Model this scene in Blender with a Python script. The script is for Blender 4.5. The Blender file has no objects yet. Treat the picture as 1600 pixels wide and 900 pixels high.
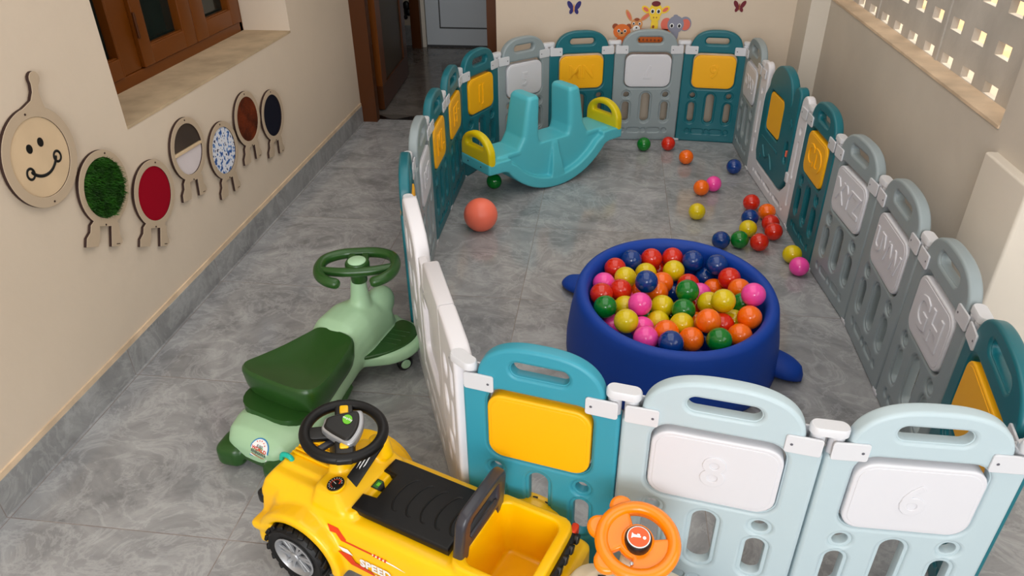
import bpy, bmesh, math, random
from mathutils import Matrix, Vector
random.seed(7)
PI = math.pi
SC = bpy.context.scene
COL = SC.collection

# ---------------------------------------------------------------- camera
cam_d = bpy.data.cameras.new('camera'); cam = bpy.data.objects.new('camera', cam_d); COL.objects.link(cam)
CR = Vector((0.99181642, 0.12726681, -0.01016605)); CD = Vector((0.05841086, -0.52312579, -0.85025148)); CF = Vector((-0.11352692, 0.84269957, -0.52627851))
cam.matrix_world = Matrix(((CR.x, -CD.x, -CF.x, 0), (CR.y, -CD.y, -CF.y, 0), (CR.z, -CD.z, -CF.z, 1.5), (0, 0, 0, 1)))
cam_d.sensor_width = 36; cam_d.lens = 36 * 1138.9 / 1600; cam_d.clip_start = 0.02; cam_d.clip_end = 60
SC.camera = cam
# ---------------------------------------------------------------- light
SC.view_settings.view_transform = 'Standard'; SC.view_settings.look = 'None'
SC.view_settings.exposure = 0.0; SC.view_settings.gamma = 1; SC.view_settings.use_curve_mapping = False
W = bpy.data.worlds.new('sky'); SC.world = W; W.use_nodes = True
bg = W.node_tree.nodes['Background']; bg.inputs[0].default_value = (1.0, 0.97, 0.92, 1); bg.inputs[1].default_value = 1.25
def area(name, loc, rot, sx, sy, power, color):
    l = bpy.data.lights.new(name, 'AREA'); l.shape = 'RECTANGLE'; l.size = sx; l.size_y = sy; l.energy = power; l.color = color
    o = bpy.data.objects.new(name, l); COL.objects.link(o); o.location = loc; o.rotation_euler = rot
    return o
# daylight through the open veranda front behind the camera, and through the opening on the right
area('front_opening_daylight', (0.0, -3.3, 1.5), (math.radians(82), 0, 0), 2.6, 1.8, 92, (0.92, 0.96, 1.0))
area('clerestory_daylight', (0.1, -2.2, 2.45), (math.radians(60), 0, 0), .8, .45, 19, (0.96, 0.98, 1.0))
area('side_opening_daylight', (1.9, 0.0, 1.7), (0, math.radians(70), 0), 1.3, 2.2, 16, (0.86, 0.93, 1.0))
area('overhead_fill_light', (-.1, 2.2, 2.58), (0, 0, 0), 2.0, 3.6, 30, (1.0, 0.985, 0.96))  # added soft overhead fill that lifts the back of the room, no real fixture
sun_d = bpy.data.lights.new('sun', 'SUN'); sun_d.energy = 4.2; sun_d.angle = 0.01; sun_d.color = (1, .86, .68)
sun = bpy.data.objects.new('sun', sun_d); COL.objects.link(sun); sun.rotation_euler = (0, math.radians(27), 0)

# ---------------------------------------------------------------- materials
def lin(c):
    return tuple((x/255/12.92 if x/255 <= .04045 else ((x/255+.055)/1.055)**2.4) for x in c) + (1,)
def mat(name, c, rough=.5, spec=.5, metal=0, coat=0, bump=None, var=None, sss=0):
    m = bpy.data.materials.new(name); m.use_nodes = True; nt = m.node_tree; b = nt.nodes['Principled BSDF']
    b.inputs['Base Color'].default_value = lin(c); b.inputs['Roughness'].default_value = rough
    b.inputs['Specular IOR Level'].default_value = spec; b.inputs['Metallic'].default_value = metal
    b.inputs['Coat Weight'].default_value = coat; b.inputs['Coat Roughness'].default_value = .08
    tc = nt.nodes.new('ShaderNodeTexCoord')
    if var:      # (scale, amount) gentle mottling of the colour
        n = nt.nodes.new('ShaderNodeTexNoise'); n.inputs['Scale'].default_value = var[0]; n.inputs['Detail'].default_value = 5
        nt.links.new(tc.outputs['Object'], n.inputs['Vector'])
        r = nt.nodes.new('ShaderNodeValToRGB'); a = var[1]
        r.color_ramp.elements[0].position = .3; r.color_ramp.elements[1].position = .7
        r.color_ramp.elements[0].color = lin([max(0, x*(1-a)) for x in c]); r.color_ramp.elements[1].color = lin([min(255, x*(1+a)) for x in c])
        nt.links.new(n.outputs['Fac'], r.inputs['Fac']); nt.links.new(r.outputs['Color'], b.inputs['Base Color'])
    if bump:     # (scale, strength, distance)
        n = nt.nodes.new('ShaderNodeTexNoise'); n.inputs['Scale'].default_value = bump[0]; n.inputs['Detail'].default_value = 4
        nt.links.new(tc.outputs['Object'], n.inputs['Vector'])
        bp = nt.nodes.new('ShaderNodeBump'); bp.inputs['Strength'].default_value = bump[1]; bp.inputs['Distance'].default_value = bump[2]
        nt.links.new(n.outputs['Fac'], bp.inputs['Height']); nt.links.new(bp.outputs['Normal'], b.inputs['Normal'])
    return m
M = {}
M['cream'] = mat('cream_plaster', (215, 199, 180), .75, .3, bump=(22, .25, .004), var=(1.2, .025))
M['cream_side'] = mat('greige_plaster', (204, 194, 181), .8, .25, bump=(16, .35, .004), var=(2.2, .03))
M['white_wall'] = mat('pale_plaster', (216, 207, 194), .8, .25, bump=(22, .2, .003))
M['ceil'] = mat('ceiling_paint', (230, 225, 215), .8)
M['ground'] = mat('sunlit_earth', (236, 186, 142), .9, .1, var=(3, .1))
M['sill'] = mat('dusty_plaster', (190, 168, 138), .85, .2, bump=(40, .4, .003), var=(9, .08))
M['grille'] = mat('cement_grille', (190, 184, 176), .85, .2, bump=(35, .5, .003), var=(6, .05))
M['ledge'] = mat('ledge_cement', (214, 190, 162), .85, .2, bump=(30, .5, .004), var=(7, .1))
M['wood'] = mat('varnished_wood', (108, 56, 8), .35, .35, bump=(9, .1, .002))
M['wood_dark'] = mat('dark_door_wood', (78, 40, 12), .35, .3)
M['door_panel'] = mat('door_panel_wood', (66, 50, 24), .4, .4)
M['glass'] = mat('dark_window_glass', (16, 30, 28), .12, .6)
M['curtain'] = mat('dark_curtain', (14, 26, 26), .8, .2)
M['upvc'] = mat('grey_white_upvc', (196, 202, 208), .4)
M['groove'] = mat('dark_groove', (60, 60, 62), .6)
M['black'] = mat('black_plastic', (14, 14, 15), .38, .5)
M['black_soft'] = mat('black_matt_plastic', (10, 10, 12), .45, .35, bump=(300, .08, .001))
M['charcoal'] = mat('charcoal_plastic', (52, 52, 60), .3, .5)
M['yellow'] = mat('jeep_yellow_plastic', (255, 198, 0), .3, .5, coat=.15)
M['pale_green'] = mat('pale_green_plastic', (168, 206, 168), .42, .5)
M['dark_green'] = mat('dark_green_plastic', (36, 78, 28), .3, .5)
M['sticker_green'] = mat('lime_label', (110, 200, 40), .4)
M['sticker_green_d'] = mat('dark_green_label', (40, 110, 30), .4)
M['silver'] = mat('silver_plastic', (176, 178, 182), .3, .5, metal=.55)
M['teal_clip'] = mat('teal_clip_plastic', (20, 185, 165), .35)
M['orange'] = mat('orange_plastic', (255, 138, 0), .25, .5, coat=.3)
M['horn'] = mat('horn_label', (226, 92, 34), .4)
M['white'] = mat('white_plastic', (226, 224, 229), .42, .5)
M['white_txt'] = mat('white_print', (245, 245, 245), .5)
M['red_txt'] = mat('red_print', (222, 58, 14), .5)
M['blue_txt'] = mat('blue_print', (40, 130, 190), .5)
M['grey_txt'] = mat('grey_print', (90, 90, 100), .5)
M['ivory'] = mat('ivory_plastic', (228, 218, 196), .4)
M['stripe'] = mat('dark_stripe_label', (40, 42, 48), .5)
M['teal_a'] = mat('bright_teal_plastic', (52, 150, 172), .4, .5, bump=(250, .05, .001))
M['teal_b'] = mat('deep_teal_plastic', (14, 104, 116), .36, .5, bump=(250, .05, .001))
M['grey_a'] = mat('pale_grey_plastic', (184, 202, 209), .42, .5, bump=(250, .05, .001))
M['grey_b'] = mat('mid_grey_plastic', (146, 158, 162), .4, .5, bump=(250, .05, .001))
M['ins_y'] = mat('amber_insert_plastic', (255, 184, 0), .42, .5)
M['ins_w'] = mat('white_insert_plastic', (217, 217, 223), .42, .5)
M['clip'] = mat('connector_white_plastic', (214, 215, 220), .4, .5)
M['clip_dark'] = mat('dark_bolt_plastic', (30, 28, 28), .6)  # plain near-black of the seesaw bolts
M['seesaw'] = mat('seesaw_aqua_plastic', (84, 190, 204), .38, .5, bump=(200, .05, .001))
M['handle_y'] = mat('handle_yellow_plastic', (222, 200, 12), .32, .5)
M['pit'] = mat('blue_foam', (0, 62, 162), .55, .4, bump=(200, .12, .001))
M['coral'] = mat('coral_rubber', (255, 122, 96), .35, .5)
for k, c in dict(r=(216, 40, 16), b=(2, 56, 132), y=(226, 200, 10), o=(255, 112, 8), p=(252, 76, 172), g=(8, 122, 38)).items():
    M['ball_'+k] = mat('ball_plastic_'+k, c, .12, .5, coat=.3)
M['ply'] = mat('birch_ply', (214, 188, 154), .55, .3, bump=(60, .1, .001), var=(8, .03))
M['ply_face'] = mat('frame_lacquer', (190, 170, 146), .5, .3)
M['burnt'] = mat('laser_cut_edge', (46, 22, 14), .7)
M['grass'] = mat('artificial_grass', (32, 78, 12), .6, .3, var=(30, .35))
M['grass_base'] = mat('grass_backing', (16, 40, 8), .9)
M['felt_red'] = mat('crimson_felt', (150, 8, 32), .95, .1, bump=(400, .3, .001))
M['fur'] = mat('brown_fur', (88, 34, 8), .9, .2, bump=(90, .9, .006), var=(14, .3))
M['navy'] = mat('navy_cloth', (16, 18, 34), .8, .2, bump=(200, .3, .001))
M['silk'] = mat('pale_mirror_reflection', (222, 212, 214), .4, .4, bump=(12, .3, .01))  # pale lower part of the mirror board's reflection, painted as colour
M['smoke'] = mat('dark_mirror_reflection', (66, 56, 50), .35, .5, var=(6, .15))  # dark upper part of the mirror board's reflection, painted as colour
for k, c in dict(s_blue=(36, 30, 110), s_red=(110, 14, 34), s_orange=(226, 112, 34), s_tan=(214, 148, 88), s_yellow=(246, 208, 50), s_grey=(140, 142, 160), s_pink=(226, 110, 90), s_white=(240, 240, 240), s_black=(20, 18, 30), s_brown=(150, 70, 30)).items():
    M[k] = mat('vinyl_'+k[2:], c, .6)

# terrazzo cloth (white with blue flecks)
m = M['terrazzo'] = mat('blue_fleck_fabric', (225, 228, 238), .7); nt = m.node_tree; b = nt.nodes['Principled BSDF']
tc = nt.nodes.new('ShaderNodeTexCoord'); n = nt.nodes.new('ShaderNodeTexNoise'); n.inputs['Scale'].default_value = 62; n.inputs['Detail'].default_value = 1
nt.links.new(tc.outputs['Object'], n.inputs['Vector']); r = nt.nodes.new('ShaderNodeValToRGB'); r.color_ramp.interpolation = 'CONSTANT'
r.color_ramp.elements[0].color = lin((40, 80, 150)); r.color_ramp.elements[1].position = .38; r.color_ramp.elements[1].color = lin((110, 150, 205))
e = r.color_ramp.elements.new(.44); e.color = lin((228, 230, 240))
e = r.color_ramp.elements.new(.66); e.color = lin((50, 60, 96))
nt.links.new(n.outputs['Fac'], r.inputs['Fac']); nt.links.new(r.outputs['Color'], b.inputs['Base Color'])

def floor_mat(name, light, dark, rough, ox, oy, tile=.6, joint=(120, 92, 74)):
    m = bpy.data.materials.new(name); m.use_nodes = True; nt = m.node_tree; N = nt.nodes; L = nt.links; b = N['Principled BSDF']
    tc = N.new('ShaderNodeTexCoord'); mp = N.new('ShaderNodeMapping'); L.new(tc.outputs['Object'], mp.inputs['Vector'])
    mp.inputs['Location'].default_value = (-ox, -oy, 0)
    br = N.new('ShaderNodeTexBrick'); br.offset = 0; br.inputs['Scale'].default_value = 1; br.inputs['Brick Width'].default_value = tile
    br.inputs['Row Height'].default_value = tile; br.inputs['Mortar Size'].default_value = .0016; br.inputs['Mortar Smooth'].default_value = .1
    br.inputs['Color1'].default_value = (.32, .32, .32, 1); br.inputs['Color2'].default_value = (.68, .68, .68, 1); br.inputs['Mortar'].default_value = (0, 0, 0, 1)
    L.new(mp.outputs['Vector'], br.inputs['Vector'])
    # per-tile shift of the veining
    sh = N.new('ShaderNodeVectorMath'); sh.operation = 'SCALE'; sh.inputs['Scale'].default_value = 7.0; L.new(br.outputs['Color'], sh.inputs[0])
    ad = N.new('ShaderNodeVectorMath'); L.new(tc.outputs['Object'], ad.inputs[0]); L.new(sh.outputs[0], ad.inputs[1])
    st = N.new('ShaderNodeMapping'); st.inputs['Scale'].default_value = (1.0, 1.25, 1); st.inputs['Rotation'].default_value = (0, 0, .5); L.new(ad.outputs[0], st.inputs['Vector'])
    n1 = N.new('ShaderNodeTexNoise'); n1.inputs['Scale'].default_value = 3.2; n1.inputs['Detail'].default_value = 10; n1.inputs['Roughness'].default_value = .62; n1.inputs['Distortion'].default_value = 1.6
    n2 = N.new('ShaderNodeTexNoise'); n2.inputs['Scale'].default_value = 5.5; n2.inputs['Detail'].default_value = 12; n2.inputs['Roughness'].default_value = .68; n2.inputs['Distortion'].default_value = 1.3
    L.new(st.outputs[0], n1.inputs['Vector']); L.new(st.outputs[0], n2.inputs['Vector'])
    # ridged veins
    s1 = N.new('ShaderNodeMath'); s1.operation = 'SUBTRACT'; s1.inputs[1].default_value = .5; L.new(n2.outputs['Fac'], s1.inputs[0])
    s2 = N.new('ShaderNodeMath'); s2.operation = 'ABSOLUTE'; L.new(s1.outputs[0], s2.inputs[0])
    s3 = N.new('ShaderNodeMapRange'); s3.inputs['From Min'].default_value = 0; s3.inputs['From Max'].default_value = .05; s3.inputs['To Min'].default_value = .22; s3.inputs['To Max'].default_value = 0
    L.new(s2.outputs[0], s3.inputs['Value'])
    r = N.new('ShaderNodeValToRGB'); r.color_ramp.elements[0].position = .32; r.color_ramp.elements[1].position = .68
    r.color_ramp.elements[0].color = lin(dark); r.color_ramp.elements[1].color = lin(light)
    L.new(n1.outputs['Fac'], r.inputs['Fac'])
    mx = N.new('ShaderNodeMix'); mx.data_type = 'RGBA'; mx.inputs['B'].default_value = lin([min(255, c*1.28) for c in light])
    L.new(s3.outputs[0], mx.inputs['Factor']); L.new(r.outputs['Color'], mx.inputs['A'])
    n3 = N.new('ShaderNodeTexNoise'); n3.inputs['Scale'].default_value = 4.2; n3.inputs['Detail'].default_value = 12; n3.inputs['Roughness'].default_value = .66; n3.inputs['Distortion'].default_value = 1.5; L.new(ad.outputs[0], n3.inputs['Vector'])
    r3 = N.new('ShaderNodeMapRange'); r3.inputs['From Min'].default_value = .54; r3.inputs['From Max'].default_value = .74; r3.inputs['To Max'].default_value = .5; L.new(n3.outputs['Fac'], r3.inputs['Value'])
    mx3 = N.new('ShaderNodeMix'); mx3.data_type = 'RGBA'; mx3.inputs['B'].default_value = lin([c*.74 for c in dark]); L.new(r3.outputs[0], mx3.inputs['Factor']); L.new(mx.outputs['Result'], mx3.inputs['A'])
    mj = N.new('ShaderNodeMix'); mj.data_type = 'RGBA'; mj.inputs['B'].default_value = lin(joint)
    jf = N.new('ShaderNodeMath'); jf.operation = 'MULTIPLY'; jf.inputs[1].default_value = .4; L.new(br.outputs['Fac'], jf.inputs[0])
    L.new(jf.outputs[0], mj.inputs['Factor']); L.new(mx3.outputs['Result'], mj.inputs['A'])
    L.new(mj.outputs['Result'], b.inputs['Base Color'])
    b.inputs['Roughness'].default_value = rough; b.inputs['Specular IOR Level'].default_value = .5
    return m
M['floor'] = floor_mat('grey_marble_tile', (168, 169, 171), (127, 128, 131), .12, -.882, 1.125)
M['skirt'] = floor_mat('grey_marble_skirting', (164, 165, 166), (126, 127, 128), .3, -.882, 1.125)
M['floor_hall'] = floor_mat('dark_marble_tile', (120, 114, 108), (92, 87, 83), .12, -.882, 1.125)
# triangle border at the doorway
m = M['border'] = mat('doorway_border_tile', (60, 54, 50), .15); nt = m.node_tree; N = nt.nodes; L = nt.links
tc = N.new('ShaderNodeTexCoord'); sp = N.new('ShaderNodeSeparateXYZ'); L.new(tc.outputs['Object'], sp.inputs[0])
def mth(op, a, b_=None):
    q = N.new('ShaderNodeMath'); q.operation = op
    for i, v in enumerate((a, b_)):
        if v is None: continue
        if isinstance(v, (int, float)): q.inputs[i].default_value = v
        else: L.new(v, q.inputs[i])
    return q.outputs[0]
u = mth('PINGPONG', sp.outputs['X'], .11); v = mth('SUBTRACT', sp.outputs['Y'], 4.31)
tri = mth('GREATER_THAN', mth('MULTIPLY', u, .72), v); ln = mth('LESS_THAN', v, .012)
fac = mth('MAXIMUM', tri, ln); mx = N.new('ShaderNodeMix'); mx.data_type = 'RGBA'
mx.inputs['A'].default_value = lin((92, 86, 80)); mx.inputs['B'].default_value = lin((14, 12, 12)); L.new(fac, mx.inputs['Factor'])
L.new(mx.outputs['Result'], N['Principled BSDF'].inputs['Base Color'])

# ---------------------------------------------------------------- mesh helpers: a shape is (verts, faces)
def xf(s, m):
    return ([tuple(m @ Vector(v)) for v in s[0]], s[1])
def T(x=0, y=0, z=0): return Matrix.Translation((x, y, z))
def Rx(a): return Matrix.Rotation(a, 4, 'X')
def Ry(a): return Matrix.Rotation(a, 4, 'Y')
def Rz(a): return Matrix.Rotation(a, 4, 'Z')
def S(x, y, z): return Matrix.Diagonal((x, y, z, 1))
def build(name, parts, parent=None, angle=38, mw=None):
    """parts: list of (shape, material key) -> ONE mesh object"""
    vs, fs, mi, mats = [], [], [], []
    for s, k in parts:
        if k not in mats: mats.append(k)
        o = len(vs); vs += s[0]
        for f in s[1]: fs.append([i+o for i in f]); mi.append(mats.index(k))
    me = bpy.data.meshes.new(name); me.from_pydata(vs, [], fs)
    for k in mats: me.materials.append(M[k])
    me.polygons.foreach_set('material_index', mi)
    me.polygons.foreach_set('use_smooth', [True]*len(fs)); me.update()
    if angle is not None: me.set_sharp_from_angle(angle=math.radians(angle))
    o = bpy.data.objects.new(name, me); COL.objects.link(o)
    if parent is not None: o.parent = parent
    if mw is not None: o.matrix_local = mw
    return o
def thing(name, label, cat, loc=(0, 0, 0), rz=0, group=None):
    o = bpy.data.objects.new(name, None); COL.objects.link(o); o.location = loc; o.rotation_euler = (0, 0, rz); o.empty_display_size = .05
    return tag(o, label, cat, group)
def tag(o, label, cat, group=None):
    o['label'] = label; o['category'] = cat
    if group: o['group'] = group
    return o
def struct(name, parts, angle=38):
    o = build(name, parts, None, angle); o['kind'] = 'structure'; return o
def box(x0, x1, y0, y1, z0, z1):
    v = [(x, y, z) for z in (z0, z1) for y in (y0, y1) for x in (x0, x1)]
    return (v, [(0, 2, 3, 1), (4, 5, 7, 6), (0, 1, 5, 4), (2, 6, 7, 3), (0, 4, 6, 2), (1, 3, 7, 5)])
def rrect(hx, hy, r, n=5, cx=0, cy=0):
    r = min(r, hx*.999, hy*.999); p = []
    for sx, sy, a0 in ((1, 1, 0), (-1, 1, 90), (-1, -1, 180), (1, -1, 270)):
        for i in range(n+1):
            a = math.radians(a0 + 90*i/n); p.append((cx+sx*(hx-r)+r*math.cos(a), cy+sy*(hy-r)+r*math.sin(a)))
    return p
def circ(r, n=24, cx=0, cy=0, ry=None):
    ry = r if ry is None else ry
    return [(cx+r*math.cos(2*PI*i/n), cy+ry*math.sin(2*PI*i/n)) for i in range(n)]
def rings(rs, cap0=True, cap1=True):
    n = len(rs[0]); v = [p for r in rs for p in r]; f = []
    for k in range(len(rs)-1):
        for i in range(n):
            j = (i+1) % n; f.append((k*n+i, k*n+j, (k+1)*n+j, (k+1)*n+i))
    if cap0: f.append(tuple(range(n-1, -1, -1)))
    if cap1: f.append(tuple((len(rs)-1)*n+i for i in range(n)))
    return (v, f)
def rloft(secs, n=5):
    """rounded-rect sections stacked in z: (cx, cy, z, hx, hy, r)"""
    return rings([[(x, y, z) for x, y in rrect(hx, hy, r, n, cx, cy)] for cx, cy, z, hx, hy, r in secs])
def rbox(hx, hy, hz, r=.01, rc=None, n=4):
    rc = rc or r*1.5; secs = []
    for i in range(n+1):
        a = PI/2*i/n; ins = r*(1-math.sin(a)); secs.append((0, 0, -hz+r*(1-math.cos(a)), hx-ins, hy-ins, max(rc-ins, .001)))
    for s in list(secs)[::-1]: secs.append((s[0], s[1], -s[2], s[3], s[4], s[5]))
    return rloft(secs, 5)
def lathe(prof, n=32):
    return rings([[(r*math.cos(2*PI*i/n), r*math.sin(2*PI*i/n), z) for i in range(n)] for r, z in prof])
def cyl(r, h, n=24, b=.002):
    return lathe([(r-b, -h/2), (r, -h/2+b), (r, h/2-b), (r-b, h/2)], n)
def sphere(r, nu=28, nv=16):
    v = [(0, 0, -r)]; f = []
    for j in range(1, nv):
        a = -PI/2+PI*j/nv
        for i in range(nu): v.append((r*math.cos(a)*math.cos(2*PI*i/nu), r*math.cos(a)*math.sin(2*PI*i/nu), r*math.sin(a)))
    v.append((0, 0, r)); top = len(v)-1
    for i in range(nu):
        k = (i+1) % nu; f.append((0, 1+k, 1+i)); f.append((top, top-nu+i, top-nu+k))
    for j in range(nv-2):
        for i in range(nu):
            k = (i+1) % nu; a = 1+j*nu; f.append((a+i, a+k, a+nu+k, a+nu+i))
    return (v, f)
def tube(pts, rad, n=12, closed=False, flat=1.0):
    P = [Vector(p) for p in pts]; m_ = len(P); rs = []
    rad = rad if isinstance(rad, (list, tuple)) else [rad]*m_
    up = None
    for i in range(m_):
        if closed: t = P[(i+1) % m_]-P[i-1]
        else: t = P[min(i+1, m_-1)]-P[max(i-1, 0)]
        t.normalize()
        if up is None: up = Vector((0, 0, 1)) if abs(t.z) < .9 else Vector((1, 0, 0))
        s = t.cross(up)
        if s.length < 1e-4: s = t.cross(Vector((1, 0, 0)))
        s.normalize(); u2 = s.cross(t).normalized(); up = u2
        rs.append([tuple(P[i]+rad[i]*(math.cos(2*PI*k/n)*s+flat*math.sin(2*PI*k/n)*u2)) for k in range(n)])
    if closed:
        rs.append(rs[0]); return rings(rs, False, False)
    # rounded ends
    def endcap(i, sg):
        t = (P[i]-P[i+sg]).normalized(); out = []
        for q in (.5, .85):
            out.append([tuple(P[i]+t*rad[i]*q*.9 + (Vector(v)-P[i])*math.sqrt(1-q*q)) for v in rs[i]])
        return out
    a = endcap(0, 1); b_ = endcap(m_-1, -1)
    return rings(a[::-1]+rs+b_)
def spline(pts, k=6, closed=False):
    P = [Vector(p) for p in pts]; n = len(P); out = []
    rng = range(n) if closed else range(n-1)
    for i in rng:
        p0 = P[i-1] if (closed or i > 0) else P[0]; p1 = P[i]; p2 = P[(i+1) % n]; p3 = P[(i+2) % n] if (closed or i+2 < n) else P[-1]
        for j in range(k):
            t = j/k; out.append(tuple(.5*((2*p1)+(p2-p0)*t+(2*p0-5*p1+4*p2-p3)*t*t+(3*p1-p0-3*p2+p3)*t*t*t)))
    if not closed: out.append(tuple(P[-1]))
    return out
def _eval(ob):
    dg = bpy.context.evaluated_depsgraph_get(); me = bpy.data.meshes.new_from_object(ob.evaluated_get(dg))
    s = ([tuple(v.co) for v in me.vertices], [tuple(p.vertices) for p in me.polygons])
    bpy.data.meshes.remove(me); return s
def plate(loops, t, bev=.002, res=2):
    """flat plate in XY with holes, thickness t centred on z=0, rounded edges; loops[0] is the outline"""
    cu = bpy.data.curves.new('tmp', 'CURVE'); cu.dimensions = '2D'; cu.fill_mode = 'BOTH'
    bev = min(bev, t/2*.98); cu.extrude = t/2-bev; cu.bevel_depth = bev; cu.offset = -bev; cu.bevel_resolution = res
    for lp in loops:
        sp = cu.splines.new('POLY'); sp.points.add(len(lp)-1)
        for p, q in zip(sp.points, lp): p.co = (q[0], q[1], 0, 1)
        sp.use_cyclic_u = True
    ob = bpy.data.objects.new('tmp', cu); COL.objects.link(ob); s = _eval(ob)
    bpy.data.objects.remove(ob); bpy.data.curves.remove(cu); return s
def text(body, size, t=.002, bev=.0, sx=1.0, bold=0):
    cu = bpy.data.curves.new('tmp', 'FONT'); cu.body = body; cu.size = size; cu.align_x = 'CENTER'; cu.align_y = 'CENTER'
    cu.extrude = max(t/2-bev, 0); cu.bevel_depth = bev; cu.offset = bold; cu.resolution_u = 3; cu.space_character = 1.0 + bold*50
    ob = bpy.data.objects.new('tmp', cu); COL.objects.link(ob); s = _eval(ob)
    bpy.data.objects.remove(ob); bpy.data.curves.remove(cu); return xf(s, S(sx, 1, 1))
def fuse(shapes, voxel, smooth=6, cuts=()):
    """melt shapes into one moulded surface; cuts are hollowed out"""
    vs, fs = [], []
    for s in shapes:
        o = len(vs); vs += s[0]; fs += [[i+o for i in f] for f in s[1]]
    me = bpy.data.meshes.new('tmp'); me.from_pydata(vs, [], fs); ob = bpy.data.objects.new('tmp', me); COL.objects.link(ob)
    r = ob.modifiers.new('r', 'REMESH'); r.mode = 'VOXEL'; r.voxel_size = voxel
    tmp = []
    for c in cuts:
        mc = bpy.data.meshes.new('tmpc'); mc.from_pydata(c[0], [], c[1]); bm_ = bmesh.new(); bm_.from_mesh(mc); bmesh.ops.recalc_face_normals(bm_, faces=bm_.faces); bm_.to_mesh(mc); bm_.free()
        oc = bpy.data.objects.new('tmpc', mc); COL.objects.link(oc); tmp.append(oc)
        b_ = ob.modifiers.new('b', 'BOOLEAN'); b_.operation = 'DIFFERENCE'; b_.solver = 'FAST'; b_.object = oc
    if cuts:
        r2 = ob.modifiers.new('r2', 'REMESH'); r2.mode = 'VOXEL'; r2.voxel_size = voxel
    sm = ob.modifiers.new('s', 'SMOOTH'); sm.factor = .5; sm.iterations = smooth
    s = _eval(ob)
    for o in [ob]+tmp:
        d = o.data; bpy.data.objects.remove(o); bpy.data.meshes.remove(d)
    return s
def arc(cx, cy, r, a0, a1, n=12, ry=None):
    ry = ry or r
    return [(cx+r*math.cos(math.radians(a0+(a1-a0)*i/n)), cy+ry*math.sin(math.radians(a0+(a1-a0)*i/n))) for i in range(n+1)]
UP = Rx(PI/2)
from mathutils.bvhtree import BVHTree
def project(s, body, d, off=.0006):
    """lay a thin decal, held outside the body square to direction d, onto the body surface"""
    bv = BVHTree.FromPolygons(body[0], body[1]); d = Vector(d).normalized(); out = []
    hs = [-Vector(v).dot(d) for v in s[0]]; base = min(hs)
    for v, hh in zip(s[0], hs):
        v = Vector(v); hit = bv.ray_cast(v - d*.2, d)[0]
        out.append(tuple((hit if hit is not None else v) - d*(off + hh-base)))
    return (out, s[1])

# ================================================================= the room
XW, YB, XR = -1.5, 4.22, 1.06
struct('floor', [(box(-1.75, 2.6, -3.4, 4.31, -.08, 0), 'floor')])
struct('floor_hallway', [(box(-2.4, -.55, 4.31, 6.4, -.08, 0), 'floor_hall'), (box(-1.46, -.66, 4.31, 4.40, -.02, .0006), 'border'), (box(-2.0, -1.62, 5.2, 6.1, -.02, .0006), 'border')])
struct('ceiling', [(box(-1.80, 1.36, -3.4, 4.4, 2.6, 2.72), 'ceil'), (box(-2.4, -.55, 4.4, 6.4, 2.6, 2.72), 'ceil'), (box(1.36, 3.4, -3.4, 1.79, 2.6, 2.72), 'ceil')])  # last slab: added unseen overhang that keeps the sun out of the side opening
# left wall with the window recess (y 2.055..3.40, z .73..1.95)
w0, w1, wz0, wz1 = 2.055, 3.40, .73, 1.95
struct('wall_left', [(box(XW-.30, XW, -3.4, w0, 0, 2.6), 'cream'), (box(XW-.30, XW, w1, 4.30, 0, 2.6), 'cream'),
    (box(XW-.30, XW, w0, w1, 0, wz0), 'cream'), (box(XW-.30, XW, w0, w1, wz1, 2.6), 'cream'), (box(XW-.34, XW-.30, w0-.1, w1+.1, wz0-.1, wz1+.1), 'curtain')])
struct('trim_sill', [(box(XW-.27, XW+.0015, w0, w1, wz0-.006, wz0+.003), 'sill')])
struct('wall_sky_blocker', [(box(2.6, 2.7, -3.4, 1.79, 0, 2.6), 'cream'), (box(1.36, 2.7, 1.79, 1.86, 0, 2.6), 'cream')])  # added unseen walls that shut out the bright sky on the right
struct('ground_outside', [(box(1.36, 7.0, 1.9, 12, -.2, -.02), 'ground')])
struct('wall_back', [(box(-.64, 1.4, YB, YB+.16, 0, 2.6), 'cream')])
# right wall: parapet below, cement grille above
gx0, gx1, ly = 1.135, 1.158, 2.06
rp = [(box(XR, 1.36, ly, YB, 0, .815), 'cream_side'), (box(XR, 1.36, 1.80, ly, 0, 2.6), 'cream_side'), (box(XR, 1.36, ly, YB, 1.95, 2.6), 'cream_side'), (box(XR, 1.36, 3.97, YB, .815, 1.95), 'cream_side')]
struct('wall_right', rp)
struct('trim_ledge', [(box(XR-.004, gx0, ly, 3.97, .813, .822), 'ledge')])
# grille: horizontal and vertical bars leave rows of small openings
def grille():
    out = []
    ys = [2.155+.172*k for k in range(11)]; zs = [.838+.118*k for k in range(9)]
    hw, hh = .045, .0205; y0, y1, z0, z1 = ly, 3.97, .822, 1.95
    zc = z0
    for z in zs:
        out.append((box(gx0, gx1, y0, y1, zc, z-hh), 'grille')); yc = y0
        for y in ys:
            out.append((box(gx0, gx1, yc, y-hw, z-hh, z+hh), 'grille')); yc = y+hw
        out.append((box(gx0, gx1, yc, y1, z-hh, z+hh), 'grille')); zc = z+hh
    out.append((box(gx0, gx1, y0, y1, zc, z1), 'grille'))
    for y in (2.755, 3.45):    # mortar joints between the grille blocks
        out.append((box(gx0-.006, gx0+.002, y-.008, y+.008, z0, z1), 'grille'))
    return out
struct('window_2', grille())
struct('trim_corner_pillar', [(box(.968, XR, 3.93, YB, 0, 2.6), 'white_wall')])
struct('trim_parapet_block', [(xf(rbox(.155, .125, .380, .006), T(1.03+.155, 1.905, .380)), 'white_wall')])
struct('baseboard_left', [(box(XW, XW+.008, -3.4, 4.25, 0, .1), 'skirt')])
struct('trim_skirting_cap', [(box(XW, XW+.006, -3.4, 4.25, .1, .118), 'ledge')])
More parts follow.
